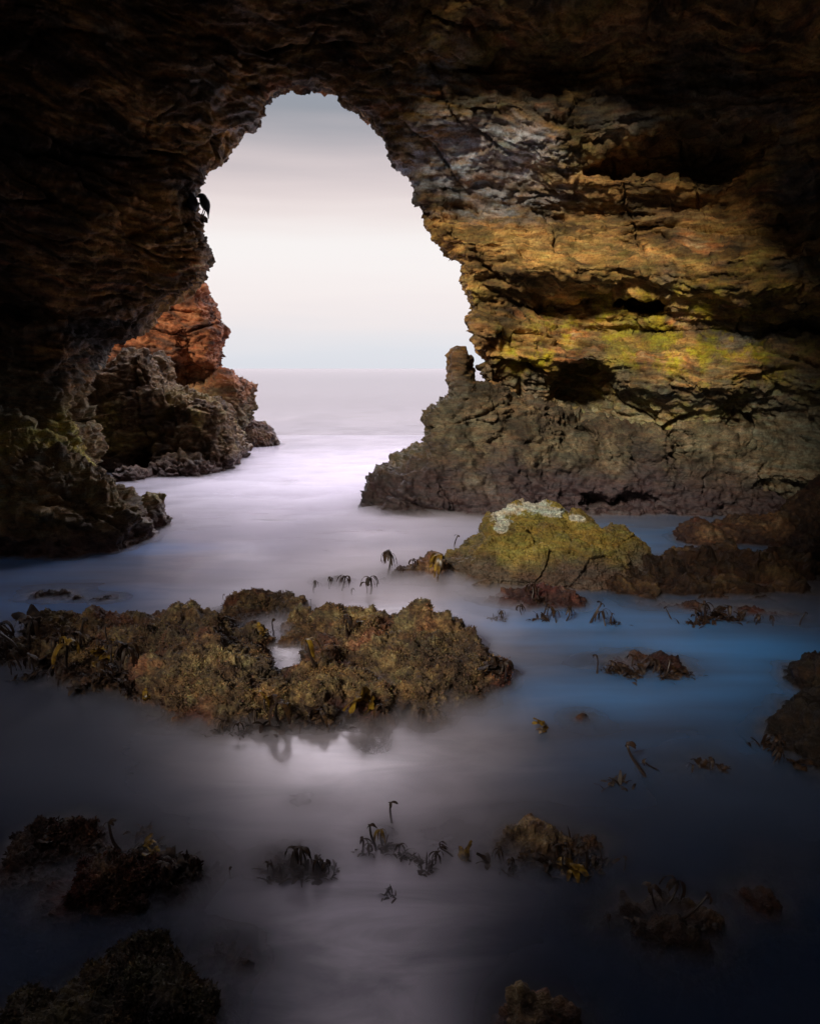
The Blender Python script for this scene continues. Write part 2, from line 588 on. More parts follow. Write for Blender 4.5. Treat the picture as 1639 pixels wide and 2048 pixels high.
def cave_sdf():
    h = 0.085
    lo, hi = (-7.2, -7.0, -0.9), (7.4, 12.4, 8.2)
    (X, Y, Z), ax = grid(lo, hi, h)
    k = (np.abs((X - CH_C[0]) / CH_R[0]) ** CH_P + np.abs((Y - CH_C[1]) / CH_R[1]) ** CH_P + np.abs((Z - CH_C[2]) / CH_R[2]) ** CH_P) ** (1 / CH_P)
    chamber = (k - 1) * 5.6
    del k
    # slow bulges and hollows on a coarse lattice
    (cx, cy, cz), cax = grid(lo, (hi[0] + 0.5, hi[1] + 0.5, hi[2] + 0.5), 0.34)
    cp = np.stack([cx.ravel(), cy.ravel(), cz.ravel()], 1)
    low = (0.75 * fbm(cp * np.array([0.42, 0.42, 0.6], np.float32) + 5, 3, 0.5)).reshape(cx.shape)
    st = strata_coord(cp).reshape(cx.shape)
    low += 0.16 * np.sin(st * 5.2 + 1.5 * low)

    def up(arr):
        fi = [np.clip((a - l) / 0.34, 0, n - 1.001) for a, l, n in zip(ax, lo, arr.shape)]
        i = [f.astype(int) for f in fi]
        t = [(f - j).astype(np.float32) for f, j in zip(fi, i)]
        a = arr[i[0]] * (1 - t[0])[:, None, None] + arr[i[0] + 1] * t[0][:, None, None]
        a = a[:, i[1]] * (1 - t[1])[None, :, None] + a[:, i[1] + 1] * t[1][None, :, None]
        return a[:, :, i[2]] * (1 - t[2]) + a[:, :, i[2] + 1] * t[2]
    lowf = up(low.astype(np.float32))
    air = chamber + lowf * sstep(-3, 1.5, Y)
    # the arch: narrowest at its lip, opening on both sides
    Xs, Zs = np.meshgrid(ax[0], ax[2], indexing='ij')
    pd = poly_sd(arch_xz, Xs, Zs)[:, None, :]
    yy = Y - ARCH_Y
    flare = 0.55 * np.maximum(0, np.abs(yy) - 0.05) ** 1.35 * np.where(yy > 0, 0.5, 1.0)
    hole = pd - 0.085 - flare + np.where(Y < 5.8, (5.8 - Y) * 2, 0) + lowf * 0.35 * sstep(0.1, 1.0, np.abs(yy))
    air = np.minimum(air, hole)

    def dent(px, py, Yd, rx, ry, rz):
        c = P(px, py, Yd)
        return (np.sqrt(((X - c.x) / rx) ** 2 + ((Y - c.y) / ry) ** 2 + ((Z - c.z) / rz) ** 2) - 1) * min(rx, rz)
    for a in HOLLOWS:
        air = smin(air, dent(*a) + 0.25 * lowf, 0.12)
    # unseen tubes cut along the sun's direction, added to shape its light pools
    d = np.array(SUN_DIR)
    for (bx, by, bz, ra, rb) in SUN_TUBES:
        e1 = np.cross(d, (0, 0, 1))
        e1 /= np.linalg.norm(e1)
        e2 = np.cross(e1, d)
        rx_, ry_, rz_ = X - bx, Y - by, Z - bz
        u = rx_ * e1[0] + ry_ * e1[1] + rz_ * e1[2]
        w = rx_ * e2[0] + ry_ * e2[1] + rz_ * e2[2]
        along = rx_ * d[0] + ry_ * d[1] + rz_ * d[2]
        cyl = (np.sqrt((u / ra) ** 2 + (w / rb) ** 2) - 1) * min(ra, rb) + 0.5 * lowf
        air = np.minimum(air, np.maximum(cyl, 1.0 - along))
    solid = -air
    box = np.maximum(np.maximum(np.maximum(lo[0] + 0.2 - X, X - hi[0] + 0.2), np.maximum(lo[1] + 0.2 - Y, Y - (11.6 + 0.25 * lowf))),
                     np.maximum(lo[2] + 0.2 - Z, Z - hi[2] + 0.2))
    solid = np.maximum(solid, box)
    return solid, lo, h


HOLLOWS = [(1172, 772, 9.5, 0.42, 1.1, 0.30), (1300, 602, 9.5, 0.42, 0.7, 0.15), (1200, 800, 9.5, 0.26, 0.9, 0.3), (1380, 300, 8.4, 1.0, 0.7, 0.25),
           (1530, 860, 8.2, 0.4, 1.0, 0.6), (1370, 900, 8.8, 0.12, 0.6, 0.28), (1010, 790, 9.4, 0.22, 0.5, 0.35), (1250, 330, 8.9, 0.5, 0.5, 0.12), (1330, 700, 9.4, 0.2, 0.4, 0.07)]
SUN_TUBES = [(0.85, 7.2, 2.35, 2.35, 2.75), (-0.55, 4.35, 0.0, 1.35, 0.70), (1.45, 4.25, 0.0, 1.25, 0.72)]

cv, cq = surface_nets(*cave_sdf())
fc = cv[cq].mean(1)
fine = (fc[:, 1] > 2.2) & (fc[:, 1] < 11.5) & (np.abs(fc[:, 0]) < 0.64 * fc[:, 1] + 0.6) & (fc[:, 2] < 2.3 + 0.52 * fc[:, 1]) & (fc[:, 2] > -0.5) & (np.abs(fc[:, 0]) < 6.6)


def fade_cave(v):
    f = sstep(2.3, 3.2, v[:, 1]) * (1 - sstep(11.0, 11.4, v[:, 1])) * (1 - sstep(-0.35, 0.35, np.abs(v[:, 0]) - 0.62 * v[:, 1] - 0.2))
    f *= (1 - sstep(-0.4, 0.25, v[:, 2] - 1.9 - 0.52 * v[:, 1])) * sstep(-0.42, -0.3, v[:, 2]) * (1 - sstep(6.0, 6.5, np.abs(v[:, 0])))
    return f


def relief_cave(p):
    d, s = relief_strata(p)
    t = relief_turf(p, 0.8)
    low = 1 - sstep(0.5, 1.2, p[:, 2])
    return d * (1 - 0.5 * low) + t * low, s


# fine and coarse faces share their border, where the relief fades out
fq, oq = cq[fine], cq[~fine]
used = np.unique(fq)
remap = -np.ones(len(cv), np.int64)
remap[used] = np.arange(len(used))
v, q = cv[used], remap[fq]
for _ in range(2):
    v, q = subdivide(v, q)
nn = vnormals(v, q)
d, s = relief_cave(v)
d -= d.mean() + 0.02
v2 = v + nn * (d * fade_cave(v))[:, None]
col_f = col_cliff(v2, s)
oused = np.unique(oq)
oremap = -np.ones(len(cv), np.int64)
oremap[oused] = np.arange(len(oused)) + len(v2)
ov = cv[oused]
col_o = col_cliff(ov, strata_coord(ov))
allv = np.concatenate([v2, ov])
allq = np.concatenate([q, oremap[oq]])
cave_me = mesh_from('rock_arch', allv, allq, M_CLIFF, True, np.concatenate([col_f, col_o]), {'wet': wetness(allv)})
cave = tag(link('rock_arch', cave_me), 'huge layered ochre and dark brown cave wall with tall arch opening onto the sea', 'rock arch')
bv = cv.copy()
bv[used] = v2[:len(used)]
keep = (cv[cq].mean(1)[:, 1] > 0) & (cv[cq].mean(1)[:, 2] < 4)
BVH_V.append(bv)
BVH_Q.append(cq[keep])


M_WEED = rock_material('fuzzy_algae', 0.2, 0.75, 3.0, 0.6, 1.4)

# ------------------------------------------------------------------ free-standing rocks
def ell(g, b, zc=-0.22):
    X, Y, Z = g
    px, top, hw, Yd, ry = b[:5]
    c = P(px, top, Yd)
    rx = hw * Yd / CP / FPX * 1.05
    rz = max(c.z - zc, 0.06)
    k0 = np.sqrt(((X - c.x) / rx) ** 2 + ((Y - Yd) / ry) ** 2 + ((Z - zc) / rz) ** 2)
    k1 = np.sqrt(((X - c.x) / rx ** 2) ** 2 + ((Y - Yd) / ry ** 2) ** 2 + ((Z - zc) / rz ** 2) ** 2)
    return k0 * (k0 - 1) / np.maximum(k1, 1e-5)


def colour_turf(p, s, warm=1.0):
    t = fbm(p * 2.2 + 40, 3, 0.6)
    t2 = fbm(p * 22.0 + 80, 3, 0.7)
    c = pick(t + 0.9 * t2, [(-0.75, (0.028, 0.016, 0.016)), (-0.3, (0.075, 0.048, 0.032)), (0.05, (0.14, 0.092, 0.048)), (0.36, (0.29, 0.205, 0.09)), (0.72, (0.52, 0.43, 0.22))])
    pk = sstep(0.15, 0.4, fbm(p * 3.1 + 140, 3))
    c = lerp(c, c * np.array((1.05, 0.70, 0.80)), pk)
    low = 1 - sstep(0.0, 0.13, p[:, 2] + 0.03 * t)
    return lerp(c, c * np.array((0.50, 0.40, 0.48)), low)


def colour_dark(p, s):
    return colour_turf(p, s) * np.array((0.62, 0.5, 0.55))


def colour_barn(p, s):
    c = col_cliff(p, strata_coord(p)) * 0.8
    t = fbm(p * 1.3 + 400, 3)
    t3 = fbm(p * 9.0 + 20, 4, 0.7)
    g = pick(t + 0.8 * t3, [(-0.7, (0.03, 0.022, 0.022)), (-0.3, (0.07, 0.056, 0.043)), (0.05, (0.125, 0.11, 0.068)), (0.35, (0.21, 0.195, 0.135)), (0.65, (0.36, 0.35, 0.32))])
    c = lerp(c, g, np.clip(0.85 + 0.5 * t - 0.85 * sstep(0.75, 1.7, p[:, 2] + 0.5 * t3 + 0.8 * t), 0, 1))
    c = c * (0.45 + 0.75 * sstep(-0.3, 0.25, fbm(p * 1.9 + 510, 4, 0.65)))[:, None]
    c = c * np.array((0.86, 0.76, 0.68))
    foot = 1 - sstep(0.2, 0.8, p[:, 2] + 0.4 * t)
    return lerp(c, np.array((0.045, 0.028, 0.033)) * (1 + 0.8 * t3)[:, None], foot * 0.88)


def colour_boulder(p, s):
    t2 = fbm(p * 16.0 + 80, 3, 0.7)
    c = pick(fbm(p * 2.5 + 7, 3, 0.6) + 0.7 * t2, [(-0.6, (0.055, 0.045, 0.022)), (-0.15, (0.17, 0.125, 0.03)), (0.15, (0.21, 0.155, 0.028)), (0.6, (0.34, 0.265, 0.065))])
    wp = np.zeros(len(p))
    for (px, py, rx, ry, Yd) in ((1022, 1030, 36, 10, 6.0), (1000, 1048, 14, 9, 5.95), (1082, 1022, 28, 13, 6.0), (1110, 1032, 34, 8, 6.0), (1168, 1050, 16, 6, 5.9)):
        cc = P(px, py, Yd)
        k = Yd / CP / FPX
        dd = np.sqrt(((p[:, 0] - cc.x - 0.7 * (p[:, 2] - cc.z) * (px < 1050)) / (rx * k)) ** 2 + ((p[:, 2] - cc.z) / (ry * k)) ** 2) + 0.9 * fbm(p * 9, 5, 0.75)
        wp = np.maximum(wp, 1 - sstep(0.85, 1.1, dd))
    c = lerp(c, np.array((0.62, 0.61, 0.50)) * (0.75 + 0.5 * t2)[:, None], wp)
    low = 1 - sstep(0.10, 0.34, p[:, 2] + 0.16 * fbm(p * 3, 3, 0.6))
    return lerp(c, np.array((0.07, 0.045, 0.04)) * (1 + 0.9 * t2)[:, None], low * 0.9)


def colour_rust(p, s):
    s = strata_coord(p)
    t = fbm(np.stack([p[:, 0] * 1.2, p[:, 1] * 1.2, s * 5], 1) + 3, 4, 0.65)
    c = pick(t, [(-0.45, (0.07, 0.03, 0.018)), (-0.18, (0.075, 0.028, 0.012)), (0.08, (0.235, 0.072, 0.022)), (0.35, (0.32, 0.125, 0.048)), (0.5, (0.12, 0.05, 0.025))])
    g = 1 - sstep(0.6, 1.9, p[:, 2] + 0.5 * fbm(p * 0.9 + 9, 2))
    c = lerp(c, pick(fbm(p * 5, 3, 0.65), [(-0.4, (0.03, 0.02, 0.012)), (0, (0.10, 0.065, 0.026)), (0.4, (0.2, 0.14, 0.055))]), g)
    foot = 1 - sstep(0.05, 0.5, p[:, 2])
    return lerp(c, np.array((0.06, 0.04, 0.035)), foot * 0.8)


def colour_moss(p, s):
    c = pick(fbm(p * 4, 4, 0.65), [(-0.4, (0.03, 0.022, 0.012)), (-0.15, (0.065, 0.042, 0.018)), (0.1, (0.11, 0.075, 0.03)), (0.4, (0.21, 0.165, 0.09))])
    g = sstep(-0.1, 0.3, fbm(p * 1.1 + 50, 3)) * (1 - sstep(0.9, 1.5, p[:, 2])) * sstep(0.2, 0.5, p[:, 2])
    c = lerp(c, np.array((0.19, 0.175, 0.03)) * (0.7 + 1.2 * sstep(-0.3, 0.4, fbm(p * 12, 3, 0.6)))[:, None], g * 0.75)
    foot = 1 - sstep(0.05, 0.35, p[:, 2])
    return lerp(c, np.array((0.06, 0.035, 0.04)), foot * 0.8)


def colour_slope(p, s):
    c = colour_moss(p, s) * np.array((1.9, 1.8, 1.6))
    up = sstep(0.9, 1.7, p[:, 2] + 0.7 * fbm(p * 1.3 + 15, 3))
    c = lerp(c, col_cliff(p, strata_coord(p)) * 1.1, up)
    g = sstep(0.0, 0.4, fbm(p * 9 + 70, 4, 0.7)) * sstep(0.2, 0.6, p[:, 2]) * (1 - up)
    return lerp(c, np.array((0.36, 0.345, 0.26)), g * 0.7)


def r_turf(p):
    return relief_turf(p), None


def r_soft(p):
    return relief_turf(p, 0.6), None


def r_barn(p):
    d, s = relief_strata(p, 0.9)
    return d + relief_turf(p, 0.6) + 0.13 * fbm(p * 2.0 + 71, 4, 0.6, 'r') + 0.05 * facets(p * np.array([3.2, 3.2, 4.5]) + 9), s


def r_boulder(p):
    return 0.07 * fbm(p * 1.7 + 3, 3, 0.5, 'r') + 0.09 * facets(p * np.array([3.0, 3.0, 4.0])) + 0.02 * facets(p * 12) + 0.45 * relief_turf(p), None


def r_rust(p):
    d, s = relief_strata(p * 0.8, 1.4)
    return d + 0.12 * fbm(p * 1.6, 4, 0.6, 'r'), s


def add_turf(o, v, q, col, n, size):
    """short fuzzy algae growing on a rock: many small blades as one mass"""
    r = np.random.default_rng(len(v) % 9973)
    fcen = v[q].mean(1)
    ok = np.nonzero((fcen[:, 2] > 0.015) & (fcen[:, 1] < np.median(fcen[:, 1]) + 9))[0]
    patch = fbm(fcen[ok] * 4.0 + 60, 3, 0.6)
    w = np.clip(0.15 + patch * 2.2, 0.01, 1)
    f = r.choice(ok, n, p=w / w.sum())
    a = v[q[f, 2]] - v[q[f, 0]]
    b = v[q[f, 3]] - v[q[f, 1]]
    nr = np.cross(a, b)
    nr /= np.maximum(np.linalg.norm(nr, axis=1), 1e-9)[:, None]
    t, u = r.random((n, 1)), r.random((n, 1))
    base = (v[q[f, 0]] * (1 - t) + v[q[f, 1]] * t) * (1 - u) + (v[q[f, 3]] * (1 - t) + v[q[f, 2]] * t) * u
    L = size * r.uniform(0.5, 1.5, (n, 1))
    d = nr + 0.75 * r.normal(size=(n, 3))
    d /= np.linalg.norm(d, axis=1)[:, None]
    side = np.cross(d, r.normal(size=(n, 3)))
    side /= np.linalg.norm(side, axis=1)[:, None]
    W_ = L * 0.22
    mid = base + d * L * 0.55 + 0.15 * L * r.normal(size=(n, 3))
    tip = base + d * L
    vs = np.stack([base - d * 0.2 * L, mid + side * W_, tip, mid - side * W_], 1).reshape(-1, 3)
    qs = np.arange(4 * n).reshape(n, 4)
    c = col[q[f, 0]] * r.uniform(0.45, 1.75, (n, 1)) * r.uniform(0.85, 1.15, (n, 3))
    me = mesh_from('algae_turf', vs, qs, M_WEED, False, np.repeat(c, 4, 0), {'wet': np.zeros(4 * n)})
    t_ = link('algae_turf', me, o)
    t_['kind'] = 'stuff'


def build_rock(name, label, cat, blobs=(), prisms=(), dents=(), h=0.05, levels=2, relief=r_turf, colour=colour_turf, mat=None, k=0.12,
               low=0.10, lowf=1.6, zmin=-0.3, group=None, turf=0, turf_size=0.02):
    pts = []
    for b in blobs:
        c = P(*b[:2], b[3])
        rx = b[2] * b[3] / CP / FPX * 1.05
        pts += [(c.x - rx, b[3] - b[4], zmin), (c.x + rx, b[3] + b[4], c.z)]
    for (poly, Yf, T, lean) in prisms:
        w = [P(x, y, Yf) for x, y in poly]
        pts += [(min(a.x for a in w), Yf - 0.1, zmin), (max(a.x for a in w), Yf + T, max(a.z for a in w))]
    lo = np.min(pts, 0) - 0.15 - low
    hi = np.max(pts, 0) + 0.15 + low
    lo[2] = zmin - 2 * h
    g, ax = grid(lo, hi, h)
    X, Y, Z = g
    pp = np.stack([X.ravel(), Y.ravel(), Z.ravel()], 1)
    nlow = fbm(pp * lowf + 21, 3, 0.5).reshape(X.shape)
    d = None
    for b in blobs:
        e = ell(g, b)
        d = e if d is None else smin(d, e, k)
    for (poly, Yf, T, lean) in prisms:
        w = [(P(x, y, Yf).x, P(x, y, Yf).z) for x, y in poly]
        Xs, Zs = np.meshgrid(ax[0], ax[2], indexing='ij')
        pd = poly_sd(w, Xs, Zs)[:, None, :] + np.zeros_like(X)
        back = np.maximum(Y - (Yf + T), 0)
        f = (Yf + lean * np.maximum(Z, 0) - Y) / math.sqrt(1 + lean * lean)
        # the side turns away from the viewer as it goes back
        e = -smin(-(pd + 0.10 * np.maximum(Y - Yf - 0.4, 0)), -f, 0.28)
        e = np.maximum(e, Y - (Yf + T))
        d = e if d is None else smin(d, e, k)
    d = d + low * nlow
    for (px, py, Yd, rx, ry, rz) in dents:
        c = P(px, py, Yd)
        e = (np.sqrt(((X - c.x) / rx) ** 2 + ((Y - c.y) / ry) ** 2 + ((Z - c.z) / rz) ** 2) - 1) * min(rx, rz)
        d = -smin(-d, e + 0.3 * low * nlow, 0.08)
    d = np.maximum(d, zmin - Z)
    v, q = surface_nets(d, lo, h)
    me, _ = finish_rock(name, v, q, levels, relief, colour, mat or M_TURF)
    o = tag(link(name, me), label, cat, group)
    if turf:
        add_turf(o, *FINE[0], turf, turf_size)
    return o


# beyond the arch, left
build_rock('rock_outcrop', 'rust orange jagged rock outcrop standing in the sea beyond the arch on the left', 'rock',
           prisms=[([(380, 560), (388, 590), (400, 606), (402, 635), (424, 637), (420, 660), (412, 690), (406, 715), (404, 732), (404, 800), (300, 800), (150, 800), (150, 560), (310, 520)], 16.4, 2.6, 0.10),
                   ([(150, 740), (400, 728), (414, 738), (436, 746), (456, 755), (476, 770), (474, 800), (468, 815), (471, 845), (477, 868), (476, 900), (150, 900)], 16.2, 3.0, 0.22)],
           dents=[(345, 752, 16.4, 0.95, 1.4, 0.42), (290, 775, 16.4, 0.6, 1.4, 0.45), (395, 765, 16.3, 0.10, 0.5, 0.35), (368, 700, 16.5, 0.2, 0.5, 0.5)],
           h=0.09, levels=2, relief=r_rust, colour=colour_rust, mat=M_CLIFF, low=0.16, lowf=0.9)
build_rock('rock', 'small dark rock at the waterline, farthest out beyond the arch', 'rock',
           blobs=[(515, 842, 34, 16.6, 0.6), (536, 858, 22, 16.6, 0.4)], h=0.07, levels=2, colour=colour_dark, mat=M_CLIFF, low=0.05)
build_rock('rock_ledge', 'brown and mossy green stepped rock ledge under the left overhang of the arch', 'rock ledge',
           prisms=[([(40, 740), (110, 742), (160, 735), (190, 722), (214, 700), (240, 694), (264, 705), (277, 735), (284, 770), (320, 785), (360, 797), (400, 806), (418, 820), (430, 850), (446, 880), (452, 905), (452, 960), (60, 970)], 12.0, 2.4, 0.22)],
           blobs=[(370, 912, 70, 11.9, 0.5), (250, 930, 45, 11.3, 0.4)],
           dents=[(285, 930, 12.0, 0.25, 0.6, 0.35)],
           h=0.08, levels=2, relief=r_barn, colour=lambda p, s: colour_moss(p, s) * np.array((1.0, 0.82, 0.72)), mat=M_BARN, low=0.2, lowf=1.1)
build_rock('rock_slope', 'sloping grey green speckled rock bank at the foot of the dark left cave wall', 'rock bank',
           prisms=[([(-140, 600), (70, 640), (98, 690), (92, 790), (104, 850), (128, 905), (150, 1000), (-140, 1000)], 8.1, 1.2, 0.1)],
           blobs=[(-90, 800, 190, 7.4, 1.0), (40, 868, 130, 7.3, 0.85), (120, 915, 110, 7.25, 0.8), (190, 950, 75, 7.2, 0.6), (235, 985, 40, 7.15, 0.45), (298, 990, 36, 7.9, 0.4)],
           h=0.07, levels=2, relief=r_barn, colour=colour_slope, mat=M_BARN, low=0.14)
# right side
build_rock('barnacle_ledge', 'grey green barnacled rock ledge along the foot of the right cave wall', 'rock ledge',
           prisms=[([(722, 1060), (724, 1018), (732, 990), (742, 970), (768, 955), (796, 934), (828, 912), (851, 905), (858, 872), (853, 850), (868, 826), (873, 808), (900, 794), (930, 782), (985, 768), (1040, 790), (1100, 800),
                     (1200, 840), (1330, 850), (1500, 870), (1680, 920), (1680, 1080)], 8.45, 2.0, 0.42)],
           dents=[(1150, 850, 8.7, 0.28, 0.6, 0.35), (1370, 900, 8.6, 0.10, 0.5, 0.3), (1240, 1010, 8.4, 0.5, 0.4, 0.12)],
           h=0.07, levels=2, relief=r_barn, colour=colour_barn, mat=M_BARN, low=0.2, lowf=1.4)
build_rock('rock_pinnacle', 'blunt upright rock pinnacle on the ledge, outlined against the sea', 'rock pinnacle',
           prisms=[([(899, 714), (904, 702), (920, 697), (934, 701), (946, 714), (949, 735), (955, 760), (975, 775), (975, 830), (890, 830), (897, 790)], 9.0, 0.55, 0.0)],
           h=0.04, levels=1, relief=lambda p: (0.5 * relief_strata(p * 1.3)[0] + 0.03 * facets(p * 6), p[:, 2]), colour=lambda p, s: col_cliff(p, strata_coord(p)) * np.array((0.8, 0.72, 0.68)), mat=M_CLIFF, low=0.03, lowf=3)
build_rock('boulder', 'rounded golden green boulder with white lichen patches on its top', 'boulder',
           blobs=[(1052, 1004, 62, 6.25, 0.4), (1105, 1008, 55, 6.25, 0.4), (1000, 1035, 60, 6.2, 0.4), (950, 1072, 60, 6.1, 0.35), (905, 1105, 40, 6.0, 0.3), (1165, 1040, 50, 6.2, 0.4), (1225, 1066, 50, 6.1, 0.4), (1268, 1098, 35, 6.0, 0.35), (1010, 1065, 110, 5.9, 0.4), (1150, 1070, 110, 5.9, 0.45)],
           h=0.045, levels=3, relief=r_boulder, colour=colour_boulder, mat=M_BARN, low=0.12, k=0.15, turf=9000, turf_size=0.012)
build_rock('rock', 'low dark weedy rock at the left foot of the golden boulder', 'rock',
           blobs=[(862, 1108, 50, 5.95, 0.3), (815, 1136, 45, 5.85, 0.22), (775, 1155, 30, 5.8, 0.15)], h=0.05, levels=2, colour=colour_dark, low=0.05)
build_rock('rock_slab', 'long flat brown rock slab right of the golden boulder', 'rock slab',
           blobs=[(1365, 1104, 60, 5.95, 0.35), (1460, 1099, 100, 6.0, 0.4), (1570, 1106, 80, 6.0, 0.4), (1300, 1122, 60, 5.8, 0.35), (1420, 1150, 170, 5.6, 0.4), (1560, 1160, 110, 5.6, 0.35), (1260, 1150, 60, 5.6, 0.3)],
           h=0.05, levels=2, relief=r_barn, colour=lambda p, s: colour_turf(p, s) * np.array((0.42, 0.34, 0.30)), low=0.08)
build_rock('rock', 'rough brown rock in the dark water behind the flat slab', 'rock',
           blobs=[(1405, 1042, 50, 7.2, 0.35), (1480, 1032, 80, 7.4, 0.45), (1560, 1034, 60, 7.3, 0.5)], h=0.06, levels=2, colour=colour_dark, low=0.1)
build_rock('rock', 'tall black rock against the right edge beside the barnacled ledge', 'rock',
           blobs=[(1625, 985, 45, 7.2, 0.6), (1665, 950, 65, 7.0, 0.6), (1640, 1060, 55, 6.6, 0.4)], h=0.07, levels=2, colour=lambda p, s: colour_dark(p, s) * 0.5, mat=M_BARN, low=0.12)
build_rock('rock', 'low purple grey rock with curled kelp in front of the golden boulder', 'rock',
           blobs=[(1060, 1176, 85, 5.25, 0.25), (975, 1192, 55, 5.35, 0.2), (1130, 1184, 50, 5.2, 0.2)], h=0.05, levels=2, colour=lambda p, s: colour_dark(p, s) * np.array((1.2, 1.05, 1.3)), low=0.05)
build_rock('rock', 'low dark rock strung out below the flat slab at the right', 'rock',
           blobs=[(1375, 1205, 45, 5.1, 0.2), (1290, 1215, 60, 5.2, 0.2), (1480, 1220, 80, 5.0, 0.2), (1570, 1226, 50, 4.95, 0.2)], h=0.05, levels=2, colour=colour_dark, low=0.05)
# the main reef
build_rock('reef_rock', 'large lumpy moss brown reef rock trailing kelp at the left', 'reef rock',
           blobs=[(95, 1222, 60, 4.62, 0.25), (185, 1216, 60, 4.6, 0.25), (265, 1228, 60, 4.55, 0.25), (350, 1213, 70, 4.5, 0.28), (425, 1226, 55, 4.4, 0.25), (300, 1262, 110, 4.2, 0.3),
                  (415, 1275, 90, 4.0, 0.3), (480, 1300, 50, 3.95, 0.25), (180, 1278, 120, 4.15, 0.34), (60, 1268, 60, 4.25, 0.22), (430, 1328, 95, 3.65, 0.36), (340, 1308, 100, 3.8, 0.36), (480, 1378, 65, 3.45, 0.28), (240, 1330, 90, 3.9, 0.34), (490, 1258, 50, 4.3, 0.3), (515, 1320, 45, 3.85, 0.25), (360, 1395, 60, 3.5, 0.2), (150, 1350, 70, 3.95, 0.22)],
           h=0.05, levels=3, low=0.08, lowf=2.4, k=0.15, turf=15000, turf_size=0.013)
build_rock('reef_rock', 'low rounded dark brown reef rock behind the two mossy ones', 'reef rock',
           blobs=[(530, 1187, 75, 5.0, 0.3), (465, 1202, 45, 4.95, 0.25), (592, 1205, 40, 4.95, 0.22), (480, 1235, 50, 4.7, 0.2)], h=0.05, levels=3, low=0.05, lowf=2.4, turf=5000, turf_size=0.013,
           colour=lambda p, s: colour_turf(p, s) * np.array((0.75, 0.68, 0.7)))
build_rock('reef_rock', 'broad mossy reef rock with a pale shell, right of the narrow pool', 'reef rock',
           blobs=[(600, 1222, 50, 4.7, 0.2), (665, 1216, 60, 4.6, 0.25), (735, 1210, 60, 4.5, 0.25), (835, 1206, 60, 4.45, 0.3), (890, 1235, 55, 4.3, 0.3), (940, 1280, 50, 4.1, 0.25), (985, 1325, 38, 3.85, 0.2),
                  (850, 1280, 90, 4.0, 0.3), (740, 1262, 75, 4.15, 0.28), (665, 1285, 45, 4.0, 0.22), (800, 1312, 100, 3.78, 0.36), (925, 1330, 65, 3.75, 0.32), (870, 1365, 60, 3.55, 0.25), (590, 1270, 34, 4.4, 0.14), (690, 1250, 70, 4.3, 0.3), (640, 1310, 60, 3.95, 0.28), (770, 1290, 80, 4.0, 0.32)],
           h=0.05, levels=3, low=0.08, lowf=2.4, k=0.15, turf=15000, turf_size=0.013)
build_rock('reef_rock', 'pale mossy reef hump nearest the bright water, below the narrow pool', 'reef rock',
           blobs=[(610, 1334, 70, 3.65, 0.3), (700, 1332, 85, 3.65, 0.32), (545, 1364, 55, 3.5, 0.25), (640, 1372, 85, 3.45, 0.28), (740, 1374, 80, 3.45, 0.28), (830, 1366, 60, 3.5, 0.26), (860, 1410, 30, 3.4, 0.15)],
           h=0.045, levels=3, low=0.07, lowf=2.6, k=0.10, turf=9000, turf_size=0.012, colour=lambda p, s: colour_turf(p, s) * np.array((1.15, 1.15, 1.1)))
# kelp rocks and the near foreground
build_rock('rock', 'kelp covered rock awash in the blue water at the right', 'rock',
           blobs=[(1270, 1320, 75, 4.1, 0.22), (1195, 1336, 50, 4.1, 0.18), (1350, 1338, 45, 4.02, 0.18)], h=0.04, levels=2, colour=colour_dark, low=0.06)
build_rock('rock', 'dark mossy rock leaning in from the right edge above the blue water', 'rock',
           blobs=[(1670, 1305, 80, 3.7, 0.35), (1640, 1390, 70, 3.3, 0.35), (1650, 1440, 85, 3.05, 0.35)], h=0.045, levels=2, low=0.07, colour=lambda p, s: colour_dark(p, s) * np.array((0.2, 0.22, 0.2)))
build_rock('rock', 'small pinkish rock barely awash below the blue kelp rock', 'rock', blobs=[(1160, 1440, 40, 3.38, 0.09)], h=0.03, levels=2, colour=colour_dark, low=0.02)
build_rock('rock', 'dim kelp rock awash at the lower right below the blue water', 'rock', blobs=[(1410, 1530, 48, 2.98, 0.14), (1350, 1550, 40, 2.9, 0.1)], h=0.035, levels=2, colour=colour_dark, low=0.04)
build_rock('rock', 'dark kelp draped rock in the lower left shadow', 'rock',
           blobs=[(200, 1692, 90, 2.38, 0.2), (110, 1682, 90, 2.36, 0.22), (40, 1702, 75, 2.32, 0.22), (285, 1710, 65, 2.3, 0.18), (360, 1728, 50, 2.24, 0.14), (180, 1760, 130, 2.12, 0.2), (425, 1735, 30, 2.28, 0.1)], h=0.035, levels=3, low=0.03, lowf=3, colour=colour_dark, turf=14000, turf_size=0.014)
build_rock('rock', 'green tufted rock cut by the bottom edge at the left', 'rock',
           blobs=[(110, 2000, 110, 1.62, 0.16), (30, 2030, 80, 1.6, 0.14), (290, 1915, 70, 1.78, 0.14), (340, 1940, 60, 1.73, 0.13), (200, 1960, 90, 1.72, 0.15), (400, 2000, 45, 1.66, 0.1), (260, 2000, 120, 1.6, 0.14)], h=0.03, levels=3, low=0.04, lowf=3.5, turf=14000, turf_size=0.011, colour=lambda p, s: colour_turf(p, s) * np.array((0.7, 0.8, 0.6)))
build_rock('rock', 'dim submerged rock behind the green tufted one', 'rock', blobs=[(430, 1908, 70, 1.90, 0.12), (490, 1930, 40, 1.85, 0.1)], h=0.03, levels=2, low=0.03, colour=colour_dark)
build_rock('rock', 'dark rock poking up at the bottom edge near the middle', 'rock', blobs=[(1080, 2006, 55, 1.68, 0.08), (1015, 2022, 40, 1.66, 0.07), (1130, 2030, 40, 1.64, 0.07)], h=0.025, levels=2, low=0.03, lowf=4)
